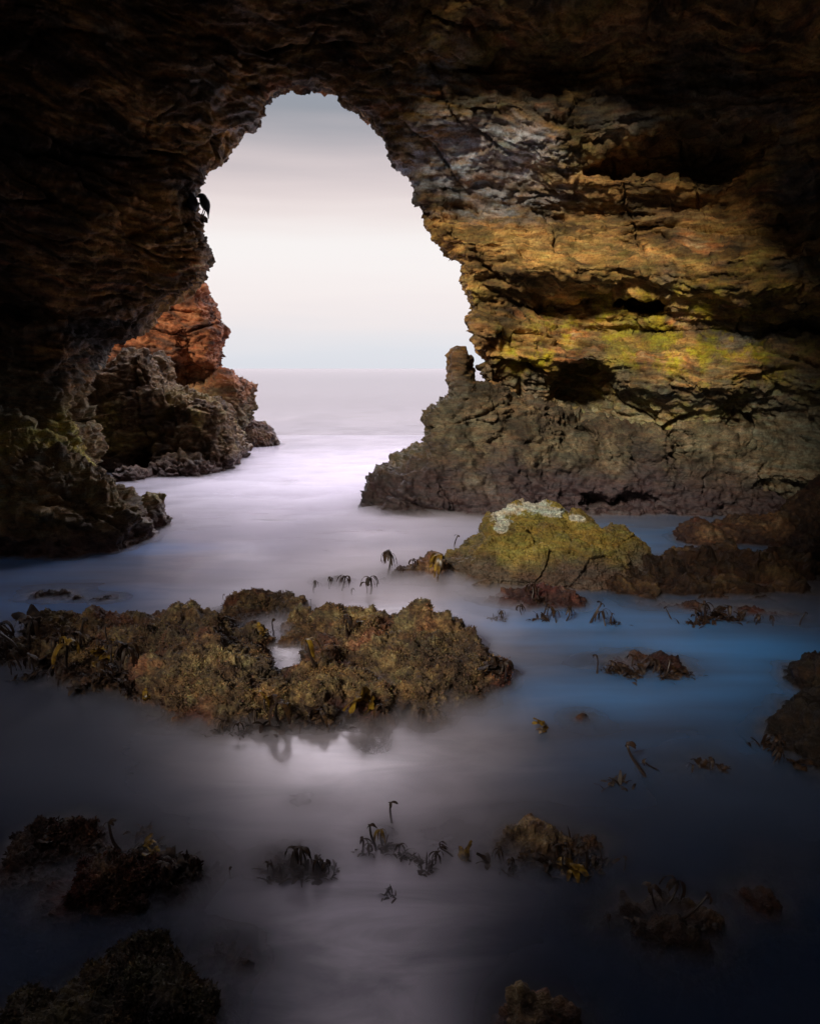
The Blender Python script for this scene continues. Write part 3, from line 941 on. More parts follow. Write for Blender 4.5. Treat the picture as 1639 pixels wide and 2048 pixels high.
build_rock('rock', 'speckled rock with yellow kelp, centre right of the lower water', 'rock', blobs=[(1052, 1660, 45, 2.42, 0.13), (995, 1676, 50, 2.42, 0.12), (1110, 1684, 55, 2.38, 0.14), (920, 1690, 55, 2.42, 0.1), (1175, 1695, 60, 2.38, 0.12), (860, 1706, 40, 2.4, 0.08)], h=0.03, levels=3, low=0.04, lowf=3.5)
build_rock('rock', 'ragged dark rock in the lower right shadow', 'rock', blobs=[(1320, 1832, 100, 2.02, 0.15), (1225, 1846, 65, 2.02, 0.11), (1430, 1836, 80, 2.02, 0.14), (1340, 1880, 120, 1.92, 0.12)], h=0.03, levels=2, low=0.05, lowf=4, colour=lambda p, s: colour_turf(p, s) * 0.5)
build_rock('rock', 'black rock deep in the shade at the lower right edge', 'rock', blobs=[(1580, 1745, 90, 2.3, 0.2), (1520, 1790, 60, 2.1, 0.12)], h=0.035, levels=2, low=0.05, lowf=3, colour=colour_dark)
build_rock('rock', 'low mound under brown kelp in the lower bright water', 'rock', blobs=[(600, 1712, 50, 2.32, 0.12), (545, 1735, 35, 2.28, 0.09)], h=0.03, levels=2, low=0.03, colour=colour_dark)
build_rock('rock', 'small mound under upright black kelp, middle of the lower water', 'rock', blobs=[(770, 1672, 45, 2.45, 0.09)], h=0.03, levels=2, low=0.03, colour=colour_dark)
build_rock('rock', 'smooth submerged hump showing faintly in the bright lower water', 'rock', blobs=[(610, 1628, 75, 2.62, 0.12)], h=0.03, levels=2, low=0.02, relief=r_soft, colour=colour_dark)
build_rock('rock', 'small submerged hump just in front of the pale reef hump', 'rock', blobs=[(755, 1488, 45, 3.1, 0.12)], h=0.03, levels=2, low=0.02, relief=r_soft, colour=colour_dark)
build_rock('rock', 'misty dark hump in bright water behind the reef', 'rock', blobs=[(675, 1155, 30, 5.75, 0.14), (640, 1168, 25, 5.7, 0.1)], h=0.04, levels=2, low=0.03, colour=colour_dark)
build_rock('rock', 'faint flat rock awash behind the left end of the reef', 'rock', blobs=[(110, 1184, 90, 5.35, 0.22), (210, 1186, 50, 5.3, 0.15)], h=0.045, levels=2, low=0.04, colour=colour_dark)

# ------------------------------------------------------------------ water
off, V, Q = 0, [], []
for a, b in zip(BVH_V, BVH_Q):
    V.append(a)
    Q.append(b + off)
    off += len(a)
V = np.concatenate(V)
Q = np.concatenate(Q)
bvh = BVHTree.FromPolygons(V.tolist(), Q.tolist())


def spread(a, b, n, far, grow=1.18):
    core = np.linspace(a, b, n)
    st = (b - a) / n
    ext = []
    x = b
    while x < far:
        st *= grow
        x += st
        ext.append(x)
    return core, np.array(ext)


core, ext = spread(-5.5, 5.5, 260, 9000)
xs = np.concatenate([-ext[::-1], core, ext])
core, ext = spread(0.9, 11.0, 300, 16000, 1.10)
ys = np.concatenate([[-6.5, -4, -2, -0.5, 0.3], core, ext])
GX, GY = np.meshgrid(xs, ys, indexing='ij')
wv = np.stack([GX.ravel(), GY.ravel(), np.zeros(GX.size)], 1).astype(np.float32)
ii = np.arange(GX.size).reshape(GX.shape)
wq = np.stack([ii[:-1, :-1].ravel(), ii[1:, :-1].ravel(), ii[1:, 1:].ravel(), ii[:-1, 1:].ravel()], 1)
near = (np.abs(wv[:, 0]) < 6) & (wv[:, 1] > 0.8) & (wv[:, 1] < 20)
dist = np.full(len(wv), 9.0)
for i in np.nonzero(near)[0]:
    hit = bvh.find_nearest(wv[i].tolist(), 0.9)
    if hit[3] is not None:
        dist[i] = hit[3]
wn = fbm(wv * np.array([1.0, 2.2, 1], np.float32) * 1.5, 3)
reach = 0.055 + 0.02 * wn
cover = 1 - np.exp(-(dist / reach) ** 1.1)
# milky water whitened down the channel to paint in the sky's bright reflection
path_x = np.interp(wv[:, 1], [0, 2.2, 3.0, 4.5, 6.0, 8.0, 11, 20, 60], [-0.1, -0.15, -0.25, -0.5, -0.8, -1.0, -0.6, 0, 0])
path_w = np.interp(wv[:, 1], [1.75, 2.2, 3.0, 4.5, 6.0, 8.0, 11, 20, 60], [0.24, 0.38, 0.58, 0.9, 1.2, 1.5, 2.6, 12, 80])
sky_sheen = np.exp(-((wv[:, 0] - path_x) / path_w) ** 2) * np.clip(0.95 + 0.7 * fbm(wv * np.array([0.8, 1.6, 1], np.float32) * 1.2 + 50, 3), 0.25, 1)

wm = bpy.data.materials.new('milky_sea_water')
wm.use_nodes = True
T = NT(wm.node_tree)
tc = T.n('ShaderNodeTexCoord')
at = T.n('ShaderNodeAttribute', _attribute_name='cover')
mp = T.n('ShaderNodeMapping')
mp.inputs['Scale'].default_value = (0.3, 1.5, 1)
T.l(tc, 'Object', mp, 0)
nz = T.n('ShaderNodeTexNoise', Scale=0.9, Detail=4.0, Roughness=0.5)
T.l(mp, 0, nz, 'Vector')
lit_blue = T.ramp(nz.outputs[0], [(0.38, (0.25, 0.25, 0.25)), (0.62, (1, 1, 1))])
fr = T.n('ShaderNodeAttribute', _attribute_name='lit_blue')
lit_blue = T.math('MULTIPLY', lit_blue, fr.outputs['Fac'])
dcol = T.mix(lit_blue, (0.003, 0.011, 0.030), (0.035, 0.24, 0.62))
fo = T.n('ShaderNodeAttribute', _attribute_name='sky_sheen')
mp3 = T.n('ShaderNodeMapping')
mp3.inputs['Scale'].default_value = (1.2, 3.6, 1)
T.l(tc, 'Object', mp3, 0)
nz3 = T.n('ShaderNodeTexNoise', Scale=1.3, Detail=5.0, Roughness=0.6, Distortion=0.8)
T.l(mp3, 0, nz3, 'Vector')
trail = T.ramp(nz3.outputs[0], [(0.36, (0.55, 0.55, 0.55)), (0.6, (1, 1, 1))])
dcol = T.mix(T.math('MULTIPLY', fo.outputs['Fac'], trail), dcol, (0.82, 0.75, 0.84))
# long swells far out, as soft streaks
mp2 = T.n('ShaderNodeMapping')
mp2.inputs['Scale'].default_value = (0.006, 0.10, 1)
T.l(tc, 'Object', mp2, 0)
nz2 = T.n('ShaderNodeTexNoise', Scale=1.0, Detail=3.0)
T.l(mp2, 0, nz2, 'Vector')
bmp = T.n('ShaderNodeBump', Strength=0.02, Distance=0.6)
T.l(nz2, 0, bmp, 'Height')
gl = T.n('ShaderNodeBsdfGlossy')
gl.inputs['Color'].default_value = (0.88, 0.82, 0.85, 1)
T.l(bmp, 0, gl, 'Normal')
df = T.n('ShaderNodeBsdfDiffuse')
T.t.links.new(dcol, df.inputs['Color'])
lw = T.n('ShaderNodeLayerWeight', Blend=0.5)
gw = T.math('ADD', 0.05, T.math('MULTIPLY', T.math('POWER', lw.outputs['Facing'], 1.9), 0.9), True)
still = T.math('ADD', 0.42, T.math('MULTIPLY', fo.outputs['Fac'], 0.75), True)
graze = T.math('POWER', lw.outputs['Facing'], 5.0)
gw = T.math('MULTIPLY', gw, T.math('MAXIMUM', still, graze), True)
T.t.links.new(T.math('SUBTRACT', 0.25, T.math('MULTIPLY', T.math('POWER', lw.outputs['Facing'], 6.0), 0.14)), gl.inputs['Roughness'])
mx = T.n('ShaderNodeMixShader')
T.t.links.new(gw, mx.inputs[0])
T.l(df, 0, mx, 1)
T.l(gl, 0, mx, 2)
tr = T.n('ShaderNodeBsdfTransparent')
mx2 = T.n('ShaderNodeMixShader')
T.l(at, 'Fac', mx2, 0)
T.l(tr, 0, mx2, 1)
T.l(mx, 0, mx2, 2)
out = T.n('ShaderNodeOutputMaterial')
T.l(mx2, 0, out, 0)
# pockets beside the channel coloured as lit blue water, the rest as shaded
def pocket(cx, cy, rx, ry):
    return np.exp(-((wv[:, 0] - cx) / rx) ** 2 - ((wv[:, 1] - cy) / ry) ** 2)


lit_pockets = np.clip(pocket(1.4, 4.2, 1.3, 0.95) * 1.5 + pocket(-3.1, 6.2, 1.8, 1.2) * 1.6 + pocket(2.2, 7.2, 1.6, 0.9) * 1.2 + pocket(0.75, 4.9, 0.7, 0.5) * 0.7 + 0.04, 0, 1)
sea = link('sea_water', mesh_from('sea_water', wv, wq, wm, True, None, {'cover': cover, 'lit_blue': lit_pockets, 'sky_sheen': sky_sheen * (1 - 0.6 * sstep(5.5, 12, wv[:, 1])) * (1 - 0.6 * sstep(11, 40, wv[:, 1]) + 0.25 * sstep(12, 60, wv[:, 1]) * fbm(wv * np.array([0.01, 0.16, 1], np.float32), 3))}))
sea['kind'] = 'structure'

# ------------------------------------------------------------------ the low mist that the surf leaves over the water
mxs, mys = np.linspace(-5.2, 5.2, 150), np.linspace(1.3, 19.0, 200)
MX, MY = np.meshgrid(mxs, mys, indexing='ij')
mp_ = np.stack([MX.ravel(), MY.ravel(), np.zeros(MX.size)], 1).astype(np.float32)
lane = np.exp(-((mp_[:, 0] - np.interp(mp_[:, 1], [1, 3, 5, 8, 11, 20], [-0.15, -0.2, -0.3, -0.9, -0.6, 0])) / np.interp(mp_[:, 1], [1, 2.2, 3, 4, 5, 8, 12, 20], [0.4, 0.6, 0.62, 0.8, 1.3, 2.0, 3.0, 5])) ** 2)
puff = fbm(mp_ * np.array([0.9, 1.5, 1], np.float32) + 700, 3, 0.5)
still = np.exp(-((mp_[:, 0] - 1.6) / 1.1) ** 2 - ((mp_[:, 1] - 4.1) / 1.0) ** 2) + np.exp(-((mp_[:, 0] + 3.2) / 1.6) ** 2 - ((mp_[:, 1] - 6.2) / 1.1) ** 2)
lane = np.clip(lane - 0.8 * still, 0, 1)
rim = sstep(0, 0.5, 5.2 - np.abs(mp_[:, 0])) * sstep(1.7, 2.9, mp_[:, 1]) * (1 - sstep(8.0, 17, mp_[:, 1]))
mtop = 0.004 + rim * (0.003 + MIST_H * (0.035 + 0.965 * lane) * np.clip(0.65 + 1.1 * puff, 0.1, 1.4))
n_ = len(mp_)
mvt = mp_.copy()
mvt[:, 2] = mtop
mvb = mp_.copy()
mvb[:, 2] = -0.05
ii = np.arange(n_).reshape(MX.shape)
t4 = np.stack([ii[:-1, :-1].ravel(), ii[1:, :-1].ravel(), ii[1:, 1:].ravel(), ii[:-1, 1:].ravel()], 1)
sides = []
for e in (ii[:, 0], ii[-1, :], ii[::-1, -1], ii[0, ::-1]):
    sides.append(np.stack([e[1:], e[:-1], e[:-1] + n_, e[1:] + n_], 1))
mm = bpy.data.materials.new('pale_mist')
mm.use_nodes = True
T = NT(mm.node_tree)
pv = T.n('ShaderNodeVolumePrincipled', Density=MIST_D, Anisotropy=0.35)
pv.inputs['Color'].default_value = (0.93, 0.89, 0.96, 1)
out = T.n('ShaderNodeOutputMaterial')
T.l(pv, 0, out, 'Volume')
mist = link('sea_mist', mesh_from('sea_mist', np.concatenate([mvt, mvb]), np.concatenate([t4, t4[:, ::-1] + n_] + sides), mm))
mist['kind'] = 'stuff'

# ------------------------------------------------------------------ sea bed
bx = np.linspace(-9, 9, 60)
by = np.linspace(-6, 24, 90)
BX, BY = np.meshgrid(bx, by, indexing='ij')
bp = np.stack([BX.ravel(), BY.ravel(), np.zeros(BX.size)], 1)
bp[:, 2] = -0.6 + 0.2 * fbm(bp * 0.9, 3)
ii = np.arange(BX.size).reshape(BX.shape)
bq = np.stack([ii[:-1, :-1].ravel(), ii[1:, :-1].ravel(), ii[1:, 1:].ravel(), ii[:-1, 1:].ravel()], 1)
bed = link('sea_bed', mesh_from('sea_bed', bp, bq, plain_material('sea_bed_silt', (0.05, 0.04, 0.045), 0.9, 0.1)))
bed['kind'] = 'structure'


# ------------------------------------------------------------------ kelp
def frond_material(name, stops, rough=0.35):
    m = bpy.data.materials.new(name)
    m.use_nodes = True
    T = NT(m.node_tree)
    tc = T.n('ShaderNodeTexCoord')
    n1 = T.n('ShaderNodeTexNoise', Scale=3.5, Detail=4.0, Roughness=0.6)
    T.l(tc, 'Object', n1, 'Vector')
    c = T.ramp(n1.outputs[0], stops)
    pb = T.n('ShaderNodeBsdfPrincipled', Roughness=rough)
    T.t.links.new(c, pb.inputs['Base Color'])
    tl = T.n('ShaderNodeBsdfTranslucent')
    T.t.links.new(c, tl.inputs[0])
    mx = T.n('ShaderNodeMixShader')
    mx.inputs[0].default_value = 0.3
    T.l(pb, 0, mx, 1)
    T.l(tl, 0, mx, 2)
    out = T.n('ShaderNodeOutputMaterial')
    T.l(mx, 0, out, 0)
    return m


M_STIPE = plain_material('kelp_stipe', (0.035, 0.022, 0.018), 0.35, 0.5)
M_BROWN = frond_material('kelp_brown', [(0.35, (0.016, 0.010, 0.009)), (0.55, (0.045, 0.022, 0.012)), (0.75, (0.13, 0.065, 0.016))], 0.55)
M_GOLD = frond_material('kelp_gold', [(0.36, (0.03, 0.017, 0.010)), (0.5, (0.20, 0.11, 0.015)), (0.72, (0.46, 0.30, 0.03))])


def tube(path, rad, sides=8, flat=1.0):
    """closed tapering tube along a path"""
    vs, fs = [], []
    n = len(path)
    for i, p in enumerate(path):
        t = (path[min(i + 1, n - 1)] - path[max(i - 1, 0)]).normalized()
        u = t.cross(Vector((0, 1, 0)))
        if u.length < 0.05:
            u = t.cross(Vector((1, 0, 0)))
        u.normalize()
        w = t.cross(u)
        for k in range(sides):
            a = 2 * math.pi * k / sides
            vs.append(p + u * (math.cos(a) * rad[i]) + w * (math.sin(a) * rad[i] * flat))
    for i in range(n - 1):
        for k in range(sides):
            k2 = (k + 1) % sides
            fs.append((i * sides + k, i * sides + k2, (i + 1) * sides + k2, (i + 1) * sides + k))
    fs.append(tuple(range(sides))[::-1])
    fs.append(tuple((n - 1) * sides + k for k in range(sides)))
    return vs, fs


def pymesh(name, vs, fs, mat):
    me = bpy.data.meshes.new(name)
    me.from_pydata([tuple(v) for v in vs], [], fs)
    me.polygons.foreach_set('use_smooth', [True] * len(me.polygons))
    me.materials.append(mat)
    me.update()
    return me


def ribbon(vs, fs, start, az, rise, droop, length, width, r, wavy=0.0):
    n = 9
    p = Vector(start)
    d = Vector((math.cos(az), math.sin(az), rise)).normalized()
    base = len(vs)
    tw = r.uniform(-0.6, 0.6)
    for i in range(n):
        t = i / (n - 1)
        side = d.cross(Vector((0, 0, 1)))
        if side.length < 0.05:
            side = Vector((-math.sin(az), math.cos(az), 0))
        side.normalize()
        nrm = side.cross(d)
        side = (side * math.cos(tw * t) + nrm * math.sin(tw * t))
        w = width * (0.35 + 1.1 * math.sin(math.pi * min(1, 0.12 + t * 0.86)) ** 0.8) * 0.5
        off = nrm * (wavy * width * math.sin(t * 11 + az * 3))
        vs.append(p + side * w + off)
        vs.append(p + nrm * (0.12 * width))
        vs.append(p - side * w - off)
        p = p + d * (length / (n - 1))
        d = (d + Vector((0, 0, -droop / (n - 1))) + Vector((r.uniform(-1, 1), r.uniform(-1, 1), 0)) * 0.06).normalized()
    for i in range(n - 1):
        for k in (0, 1):
            a = base + i * 3 + k
            fs.append((a, a + 1, a + 4, a + 3))


def kelp_meshes(kind, seed, mat):
    r = random.Random(seed)
    lean = r.uniform(-0.25, 0.25)
    top_h = {'palm': 0.86, 'blade': 0.35, 'stick': 0.95, 'tuft': 0.12}[kind]
    path = [Vector((lean * (i / 7) ** 2 * top_h, 0.08 * math.sin(i * 0.5 + seed), top_h * i / 7 - (0.12 if i == 0 else 0))) for i in range(8)]
    w0 = {'palm': 0.040, 'blade': 0.04, 'stick': 0.042, 'tuft': 0.03}[kind]
    sv, sf = tube(path, [w0 * (1.25 - 0.5 * i / 7) for i in range(8)], 7)
    # holdfast: a few short root fingers at the foot
    for k in range(5):
        a = k * 1.26 + seed
        hv, hf = tube([Vector((0, 0, 0.06)), Vector((0.07 * math.cos(a), 0.07 * math.sin(a), 0.02)), Vector((0.13 * math.cos(a), 0.13 * math.sin(a), -0.06))], [0.025, 0.02, 0.01], 5)
        sf += [tuple(i + len(sv) for i in f) for f in hf]
        sv += hv
    fv, ff = [], []
    tip = path[-1]
    if kind == 'palm':
        for k in range(r.randint(5, 9)):
            ribbon(fv, ff, tip, r.uniform(0, 6.28), r.uniform(-0.2, 2.2), r.uniform(3.0, 8.0), r.uniform(0.35, 1.05), r.uniform(0.05, 0.13), r, 0.05)
    elif kind == 'blade':
        a0 = r.uniform(0, 6.28)
        for k in range(r.randint(5, 7)):
            ribbon(fv, ff, tip - Vector((0, 0, 0.05 * k)), a0 + r.uniform(-1.5, 1.5), r.uniform(0.5, 2.2), r.uniform(0.8, 2.4), r.uniform(0.5, 0.9), r.uniform(0.16, 0.28), r, 0.16)
    elif kind == 'stick':
        for k in range(4):
            ribbon(fv, ff, tip, r.uniform(0, 6.28), r.uniform(0.0, 1.0), r.uniform(1.5, 3.0), r.uniform(0.14, 0.3), r.uniform(0.05, 0.09), r)
    else:
        for k in range(26):
            ribbon(fv, ff, Vector((r.gauss(0, 0.28), r.gauss(0, 0.28), 0.0)), r.uniform(0, 6.28), r.uniform(0.8, 3.0), r.uniform(1.0, 3.4), r.uniform(0.5, 1.0), r.uniform(0.07, 0.16), r, 0.08)
    return pymesh('stipe', sv, sf, M_STIPE), pymesh('fronds', fv, ff, mat)


KELP = {}


def kelp(px, py, hpx, kind, label, group, gold=False, tilt=0.0, r=random.Random(5)):
    o_, d_ = Vector((0, 0, CAM_H)), (P(px, py, 5.0) - Vector((0, 0, CAM_H))).normalized()
    hit = bvh.ray_cast(o_, d_)
    w = on_water(px, py)
    loc = hit[0] if hit[0] is not None and (hit[0] - o_).length < (w - o_).length else w
    key = (kind, gold, r.randrange(4))
    t = bpy.data.objects.new('kelp', None)
    t.empty_display_size = 0.05
    C.objects.link(t)
    if key not in KELP:
        a, b = kelp_meshes(kind, key[2] * 7 + len(kind) + 100 * gold, M_GOLD if gold else M_BROWN)
        KELP[key] = (link('stipe', a, t), link('fronds', b, t))
    else:
        for src in KELP[key]:
            c = src.copy()
            C.objects.link(c)
            c.parent = t
    size = hpx * (loc - o_).length / FPX * 1.08
    t.location = loc - Vector((0, 0, 0.012))
    t.scale = (size, size, size)
    t.rotation_euler = (r.uniform(-0.15, 0.15), tilt + r.uniform(-0.12, 0.12), 0)
    spin = Matrix.Rotation(r.uniform(0, 6.28), 4, 'Z')
    t.rotation_euler = (Matrix.Rotation(tilt + r.uniform(-0.12, 0.12), 4, 'Y') @ Matrix.Rotation(r.uniform(-0.15, 0.15), 4, 'X') @ spin).to_euler()
    return tag(t, label, 'kelp', group)


def bed_of(label, group, items, extra=0, spreadpx=10):
    rr = random.Random(len(items) * 31 + int(items[0][0]))
    for it in items:
        px, py, hpx, kind = it[:4]
        kelp(px, py, hpx, kind, label, group, *(it[4:]))
    for k in range(extra):                                   # limp weed lying in a tangle between the stalks
        px, py, hpx = items[rr.randrange(len(items))][:3]
        kelp(px + rr.uniform(-1.6, 1.6) * spreadpx, py + rr.uniform(-0.4, 0.5) * spreadpx, 0.75 * hpx, 'tuft', label, group)


bed_of('small brown kelp crowded on the dark left end of the reef', 'kelp on the left end of the reef',
       [(12, 1292, 45, 'palm'), (32, 1300, 62, 'palm', False, -0.5), (58, 1290, 50, 'palm'), (76, 1268, 58, 'blade'), (42, 1335, 40, 'palm'), (85, 1335, 42, 'blade'), (112, 1315, 40, 'palm'),
        (165, 1292, 52, 'stick'), (240, 1352, 60, 'palm'), (190, 1372, 40, 'blade'), (228, 1335, 52, 'palm'), (70, 1355, 40, 'palm'), (8, 1320, 34, 'palm'), (160, 1385, 36, 'blade'), (215, 1290, 40, 'stick'),
        (262, 1385, 40, 'blade'), (120, 1372, 40, 'palm'), (28, 1350, 30, 'palm'), (148, 1300, 40, 'palm'), (205, 1355, 36, 'palm')], 14)
kelp(138, 1336, 62, 'palm', 'forked golden brown kelp standing tallest on the dark left end of the reef', 'kelp on the left end of the reef', True)
kelp(202, 1322, 50, 'blade', 'golden broad bladed kelp right of the forked golden kelp', 'kelp on the left end of the reef', True)
kelp(290, 1402, 28, 'blade', 'tiny golden kelp at the waterline below the left reef rock', 'kelp along the reef front', True)
bed_of('golden brown kelp hanging at the reef front over bright water', 'kelp along the reef front',
       [(535, 1446, 55, 'palm', True), (560, 1456, 62, 'palm'), (578, 1446, 44, 'palm', True), (620, 1436, 44, 'blade'), (515, 1452, 36, 'palm'), (800, 1436, 42, 'blade'), (836, 1444, 32, 'palm'), (650, 1452, 36, 'palm'),
        (690, 1448, 34, 'blade'), (480, 1470, 30, 'palm'), (770, 1440, 40, 'palm'), (440, 1462, 28, 'palm')], 10)
kelp(752, 1405, 70, 'blade', 'big golden kelp blade sprawling left across the pale reef hump', 'kelp along the reef front', True, -0.9)
kelp(630, 1335, 62, 'palm', 'dark kelp with yellow top drooping into the narrow reef pool', 'kelp in the reef pool', True)
kelp(522, 1272, 28, 'blade', 'small orange kelp on the left rim of the reef pool', 'kelp in the reef pool', True)
kelp(546, 1268, 32, 'stick', 'bare black kelp stump upright in the reef pool', 'kelp in the reef pool')
kelp(697, 1272, 44, 'palm', 'drooping brown kelp on top of the broad reef rock', 'kelp on the reef top')
kelp(718, 1250, 24, 'blade', 'little orange kelp on top of the broad reef rock', 'kelp on the reef top', True)
kelp(447, 1200, 14, 'stick', 'tiny kelp stub on the rear reef rock, at its left shoulder', 'kelp on the rear reef')
kelp(622, 1212, 16, 'stick', 'tiny kelp stub on the rear reef rock, at its right shoulder', 'kelp on the rear reef')
bed_of('brown kelp at the right tip of the reef beside blue water', 'kelp at the right tip of the reef', [(995, 1352, 56, 'blade'), (1010, 1355, 40, 'palm'), (1018, 1362, 28, 'stick'), (985, 1345, 34, 'palm')])
bed_of('drooping dark kelp silhouetted in bright water behind the reef', 'kelp in the bright water behind the reef',
       [(628, 1186, 26, 'palm'), (660, 1178, 26, 'palm'), (684, 1182, 32, 'palm'), (672, 1172, 24, 'tuft'), (742, 1188, 36, 'palm'), (733, 1186, 26, 'palm'), (705, 1190, 16, 'palm'), (825, 1142, 26, 'palm'), (800, 1150, 18, 'palm')])
kelp(778, 1150, 48, 'palm', 'tall drooping kelp standing up in bright water left of the boulder', 'kelp left of the boulder')
kelp(880, 1160, 62, 'palm', 'golden brown kelp against the lower left flank of the boulder', 'kelp left of the boulder', True)
kelp(908, 1098, 30, 'stick', 'single reddish kelp stalk on the upper left shoulder of the boulder', 'kelp left of the boulder')
bed_of('curled dark kelp on the low purple grey rock before the boulder', 'kelp on the low purple rock',
       [(1075, 1202, 28, 'stick'), (1064, 1198, 30, 'palm'), (1095, 1242, 32, 'palm'), (1112, 1246, 28, 'palm'), (1132, 1242, 30, 'palm'), (1178, 1246, 46, 'stick', False, 0.5), (1210, 1252, 32, 'palm'), (1222, 1250, 26, 'stick'), (1040, 1230, 24, 'palm'), (1000, 1240, 22, 'palm')], 5)
bed_of('reddish kelp clumped on the low rock below the flat slab', 'kelp below the flat slab',
       [(1345, 1238, 28, 'stick', False, -0.4), (1410, 1242, 38, 'palm'), (1428, 1236, 34, 'blade'), (1455, 1242, 32, 'palm'), (1480, 1240, 26, 'blade'), (1390, 1245, 28, 'palm'), (1510, 1250, 24, 'palm'), (1600, 1252, 28, 'stick'), (1545, 1252, 22, 'palm')], 5)
bed_of('red brown kelp heaped on the rock awash in blue water', 'kelp on the blue water rock',
       [(1196, 1348, 40, 'stick', False, -0.2), (1240, 1348, 32, 'blade'), (1262, 1334, 28, 'palm'), (1282, 1350, 34, 'blade'), (1305, 1346, 30, 'palm'), (1336, 1352, 34, 'stick'), (1352, 1346, 28, 'blade'), (1225, 1342, 24, 'palm'),
        (1260, 1352, 28, 'blade'), (1320, 1354, 28, 'palm'), (1290, 1334, 22, 'blade'), (1375, 1350, 22, 'tuft')], 8)
kelp(1088, 1462, 36, 'blade', 'lone small orange kelp afloat in the blue water', 'kelp in the blue water', True)
bed_of('thin dim kelp stalk leaning in the lower right blue water', 'kelp stalks in the lower right water', [(1285, 1552, 66, 'stick', False, -0.35), (1318, 1540, 40, 'stick', False, -0.7)])
bed_of('dim brown kelp on the lower right rock awash', 'kelp on the lower right rock', [(1398, 1535, 30, 'blade'), (1420, 1540, 26, 'palm'), (1440, 1542, 24, 'blade'), (1380, 1545, 22, 'palm'), (1230, 1570, 30, 'tuft')])
bed_of('black kelp fringing the mossy rock at the right edge', 'kelp on the right edge rock', [(1552, 1516, 44, 'palm'), (1568, 1506, 36, 'stick', False, -0.4), (1545, 1526, 30, 'palm'), (1590, 1536, 36, 'blade'), (1530, 1490, 30, 'tuft')])
bed_of('orange brown kelp draped over the dark lower left rock', 'kelp on the lower left rock',
       [(292, 1692, 28, 'blade', True), (340, 1722, 36, 'blade'), (330, 1762, 46, 'palm'), (366, 1742, 34, 'blade'), (222, 1722, 30, 'palm'), (310, 1720, 34, 'blade', True), (270, 1720, 30, 'palm'), (180, 1700, 26, 'blade'), (385, 1735, 26, 'palm'), (100, 1690, 24, 'blade'), (350, 1750, 30, 'palm')], 9)
kelp(248, 1702, 62, 'stick', 'long curved black kelp stalk rising from the lower left rock', 'kelp on the lower left rock', False, -0.45)
kelp(128, 1650, 26, 'tuft', 'dim kelp clump standing above the dark lower left rock', 'kelp above the lower left rock')
kelp(288, 1662, 26, 'tuft', 'blurred brown kelp clump in the gloom right of the lower left rock', 'kelp above the lower left rock')
kelp(460, 1752, 22, 'stick', 'tiny kelp stub alone in the lilac water, lower left', 'kelp stubs in the lower water')
bed_of('olive brown drooping kelp on the low mound in bright lower water', 'kelp on the lower mound',
       [(594, 1738, 50, 'palm'), (612, 1742, 50, 'palm'), (574, 1742, 36, 'tuft'), (640, 1750, 40, 'palm'), (655, 1748, 32, 'palm'), (548, 1752, 32, 'tuft'), (620, 1752, 40, 'tuft'), (535, 1745, 24, 'palm')], 6)
kelp(750, 1700, 52, 'stick', 'upright black two headed kelp stalk, middle of the lower water', 'kelp on the small lower mound', False, -0.2)
bed_of('short brown kelp around the upright black stalk in lower water', 'kelp on the small lower mound', [(726, 1702, 32, 'palm'), (766, 1692, 36, 'palm', True), (782, 1698, 34, 'tuft'), (800, 1712, 28, 'palm'), (816, 1716, 26, 'tuft'), (738, 1708, 24, 'palm')], 4)
kelp(783, 1645, 46, 'stick', 'thin pale kelp stalk alone in the brightest lower water', 'kelp stubs in the lower water')
kelp(776, 1792, 24, 'tuft', 'small faint kelp clump alone in the grey lower water', 'kelp stubs in the lower water')
bed_of('mixed brown kelp around the speckled rock in the lower water', 'kelp around the speckled rock',
       [(905, 1712, 36, 'palm', False, -0.5), (850, 1735, 30, 'tuft'), (870, 1728, 28, 'palm'), (1000, 1722, 30, 'palm'), (1050, 1725, 30, 'blade'), (1092, 1732, 40, 'blade'), (1108, 1724, 40, 'palm'), (1204, 1724, 34, 'stick'), (1246, 1744, 34, 'stick'), (1130, 1748, 42, 'stick'),
        (1110, 1682, 26, 'stick'), (1140, 1690, 36, 'tuft'), (1190, 1740, 30, 'palm'), (975, 1730, 28, 'blade'), (1020, 1738, 26, 'palm')], 9)
kelp(940, 1722, 38, 'blade', 'olive gold kelp blade left of the speckled rock', 'kelp around the speckled rock', True, -0.5)
kelp(1150, 1738, 44, 'blade', 'bright yellow kelp right of the speckled rock', 'kelp around the speckled rock', True)
kelp(1165, 1750, 66, 'stick', 'black headed kelp stalk in front of the bright yellow kelp', 'kelp around the speckled rock')
bed_of('black arching kelp on the ragged rock in the lower right shadow', 'kelp on the lower right ragged rock', [(1312, 1812, 44, 'palm', False, -0.4), (1335, 1806, 44, 'palm', False, 0.4), (1362, 1832, 60, 'stick', False, 0.8), (1216, 1852, 24, 'palm'), (1270, 1850, 24, 'blade'), (1420, 1850, 24, 'blade')])

# ------------------------------------------------------------------ birds on the lip of the arch
M_BIRD = plain_material('dark_plumage', (0.018, 0.017, 0.022), 0.6, 0.3)


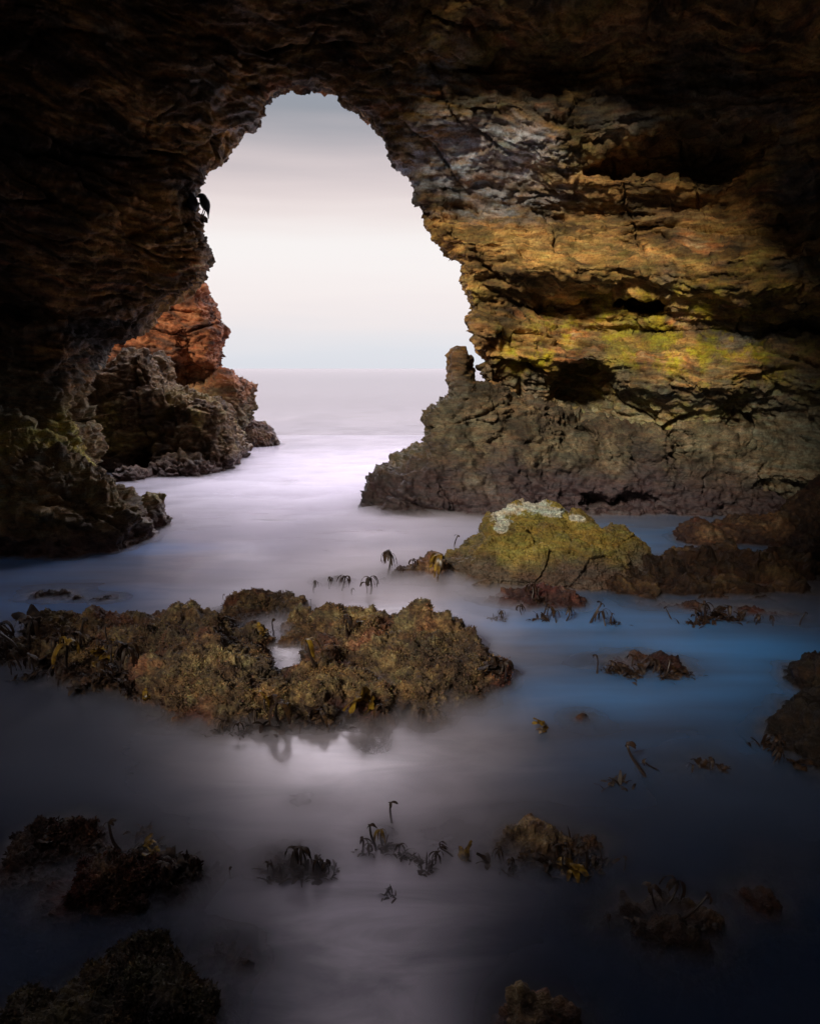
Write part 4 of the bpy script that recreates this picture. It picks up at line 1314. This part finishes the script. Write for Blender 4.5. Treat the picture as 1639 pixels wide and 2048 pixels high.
def bird(name_label, px_path, Yd, group, shift=(0, 0)):
    pts = [P(x + shift[0], y + shift[1], Yd) for x, y, _ in px_path]
    k = Yd / CP / FPX
    base = pts[0]
    rad = [max(r_, 0.3) * k for _, _, r_ in px_path]
    fp, fr = [], []
    for i in range(len(pts) - 1):
        for j in range(4):
            t = j / 4
            fp.append(pts[i].lerp(pts[i + 1], t) - base)
            fr.append(rad[i] + (rad[i + 1] - rad[i]) * t)
    fp.append(pts[-1] - base)
    fr.append(rad[-1])
    for _ in range(2):
        fp = [fp[0]] + [(fp[i - 1] + fp[i] * 2 + fp[i + 1]) / 4 for i in range(1, len(fp) - 1)] + [fp[-1]]
        fr = [fr[0]] + [(fr[i - 1] + fr[i] * 2 + fr[i + 1]) / 4 for i in range(1, len(fr) - 1)] + [fr[-1]]
    vs, fs = tube(fp, fr, 12)
    o = link('bird', pymesh('bird', vs, fs, M_BIRD))
    o.location = base
    return tag(o, name_label, 'bird', group), base


b1, base = bird('dark bird clinging upright to the left lip of the arch, against the sky',
                [(421, 427, 0.8), (420.5, 420, 1.4), (420, 412, 3.5), (417, 404, 8), (414, 396, 9.5), (411, 389, 8.0), (409, 384, 7.2), (404, 382, 5.0), (400, 383, 2.2), (396.5, 384.5, 0.6)], 9.62, 'birds on the arch lip', (-4, 10))
for dx in (0, 4):
    a, b = P(408 + dx, 416, 9.62) - base, P(402 + dx, 433, 9.62 + 0.02 * dx) - base
    vs, fs = tube([a, (a + b) / 2 + Vector((0.004, 0, 0)), b], [0.008, 0.006, 0.006], 6)
    link('leg', pymesh('leg', vs, fs, M_BIRD), b1)
hit = bvh.ray_cast(Vector((0, 0, CAM_H)), (P(385, 408, 9) - Vector((0, 0, CAM_H))).normalized())
yb = hit[0].y - 0.07 if hit[0] is not None else 9.4
b2, base2 = bird('blue black hunched bird roosting against the rock beside the clinging bird',
                 [(386, 428, 1.0), (385.5, 422, 6), (385, 414, 10), (385, 406, 11), (384.5, 399, 9.5), (384, 393, 7), (382, 388.5, 5.0), (379, 387.5, 2.0), (377, 388, 0.5)], yb, 'birds on the arch lip')
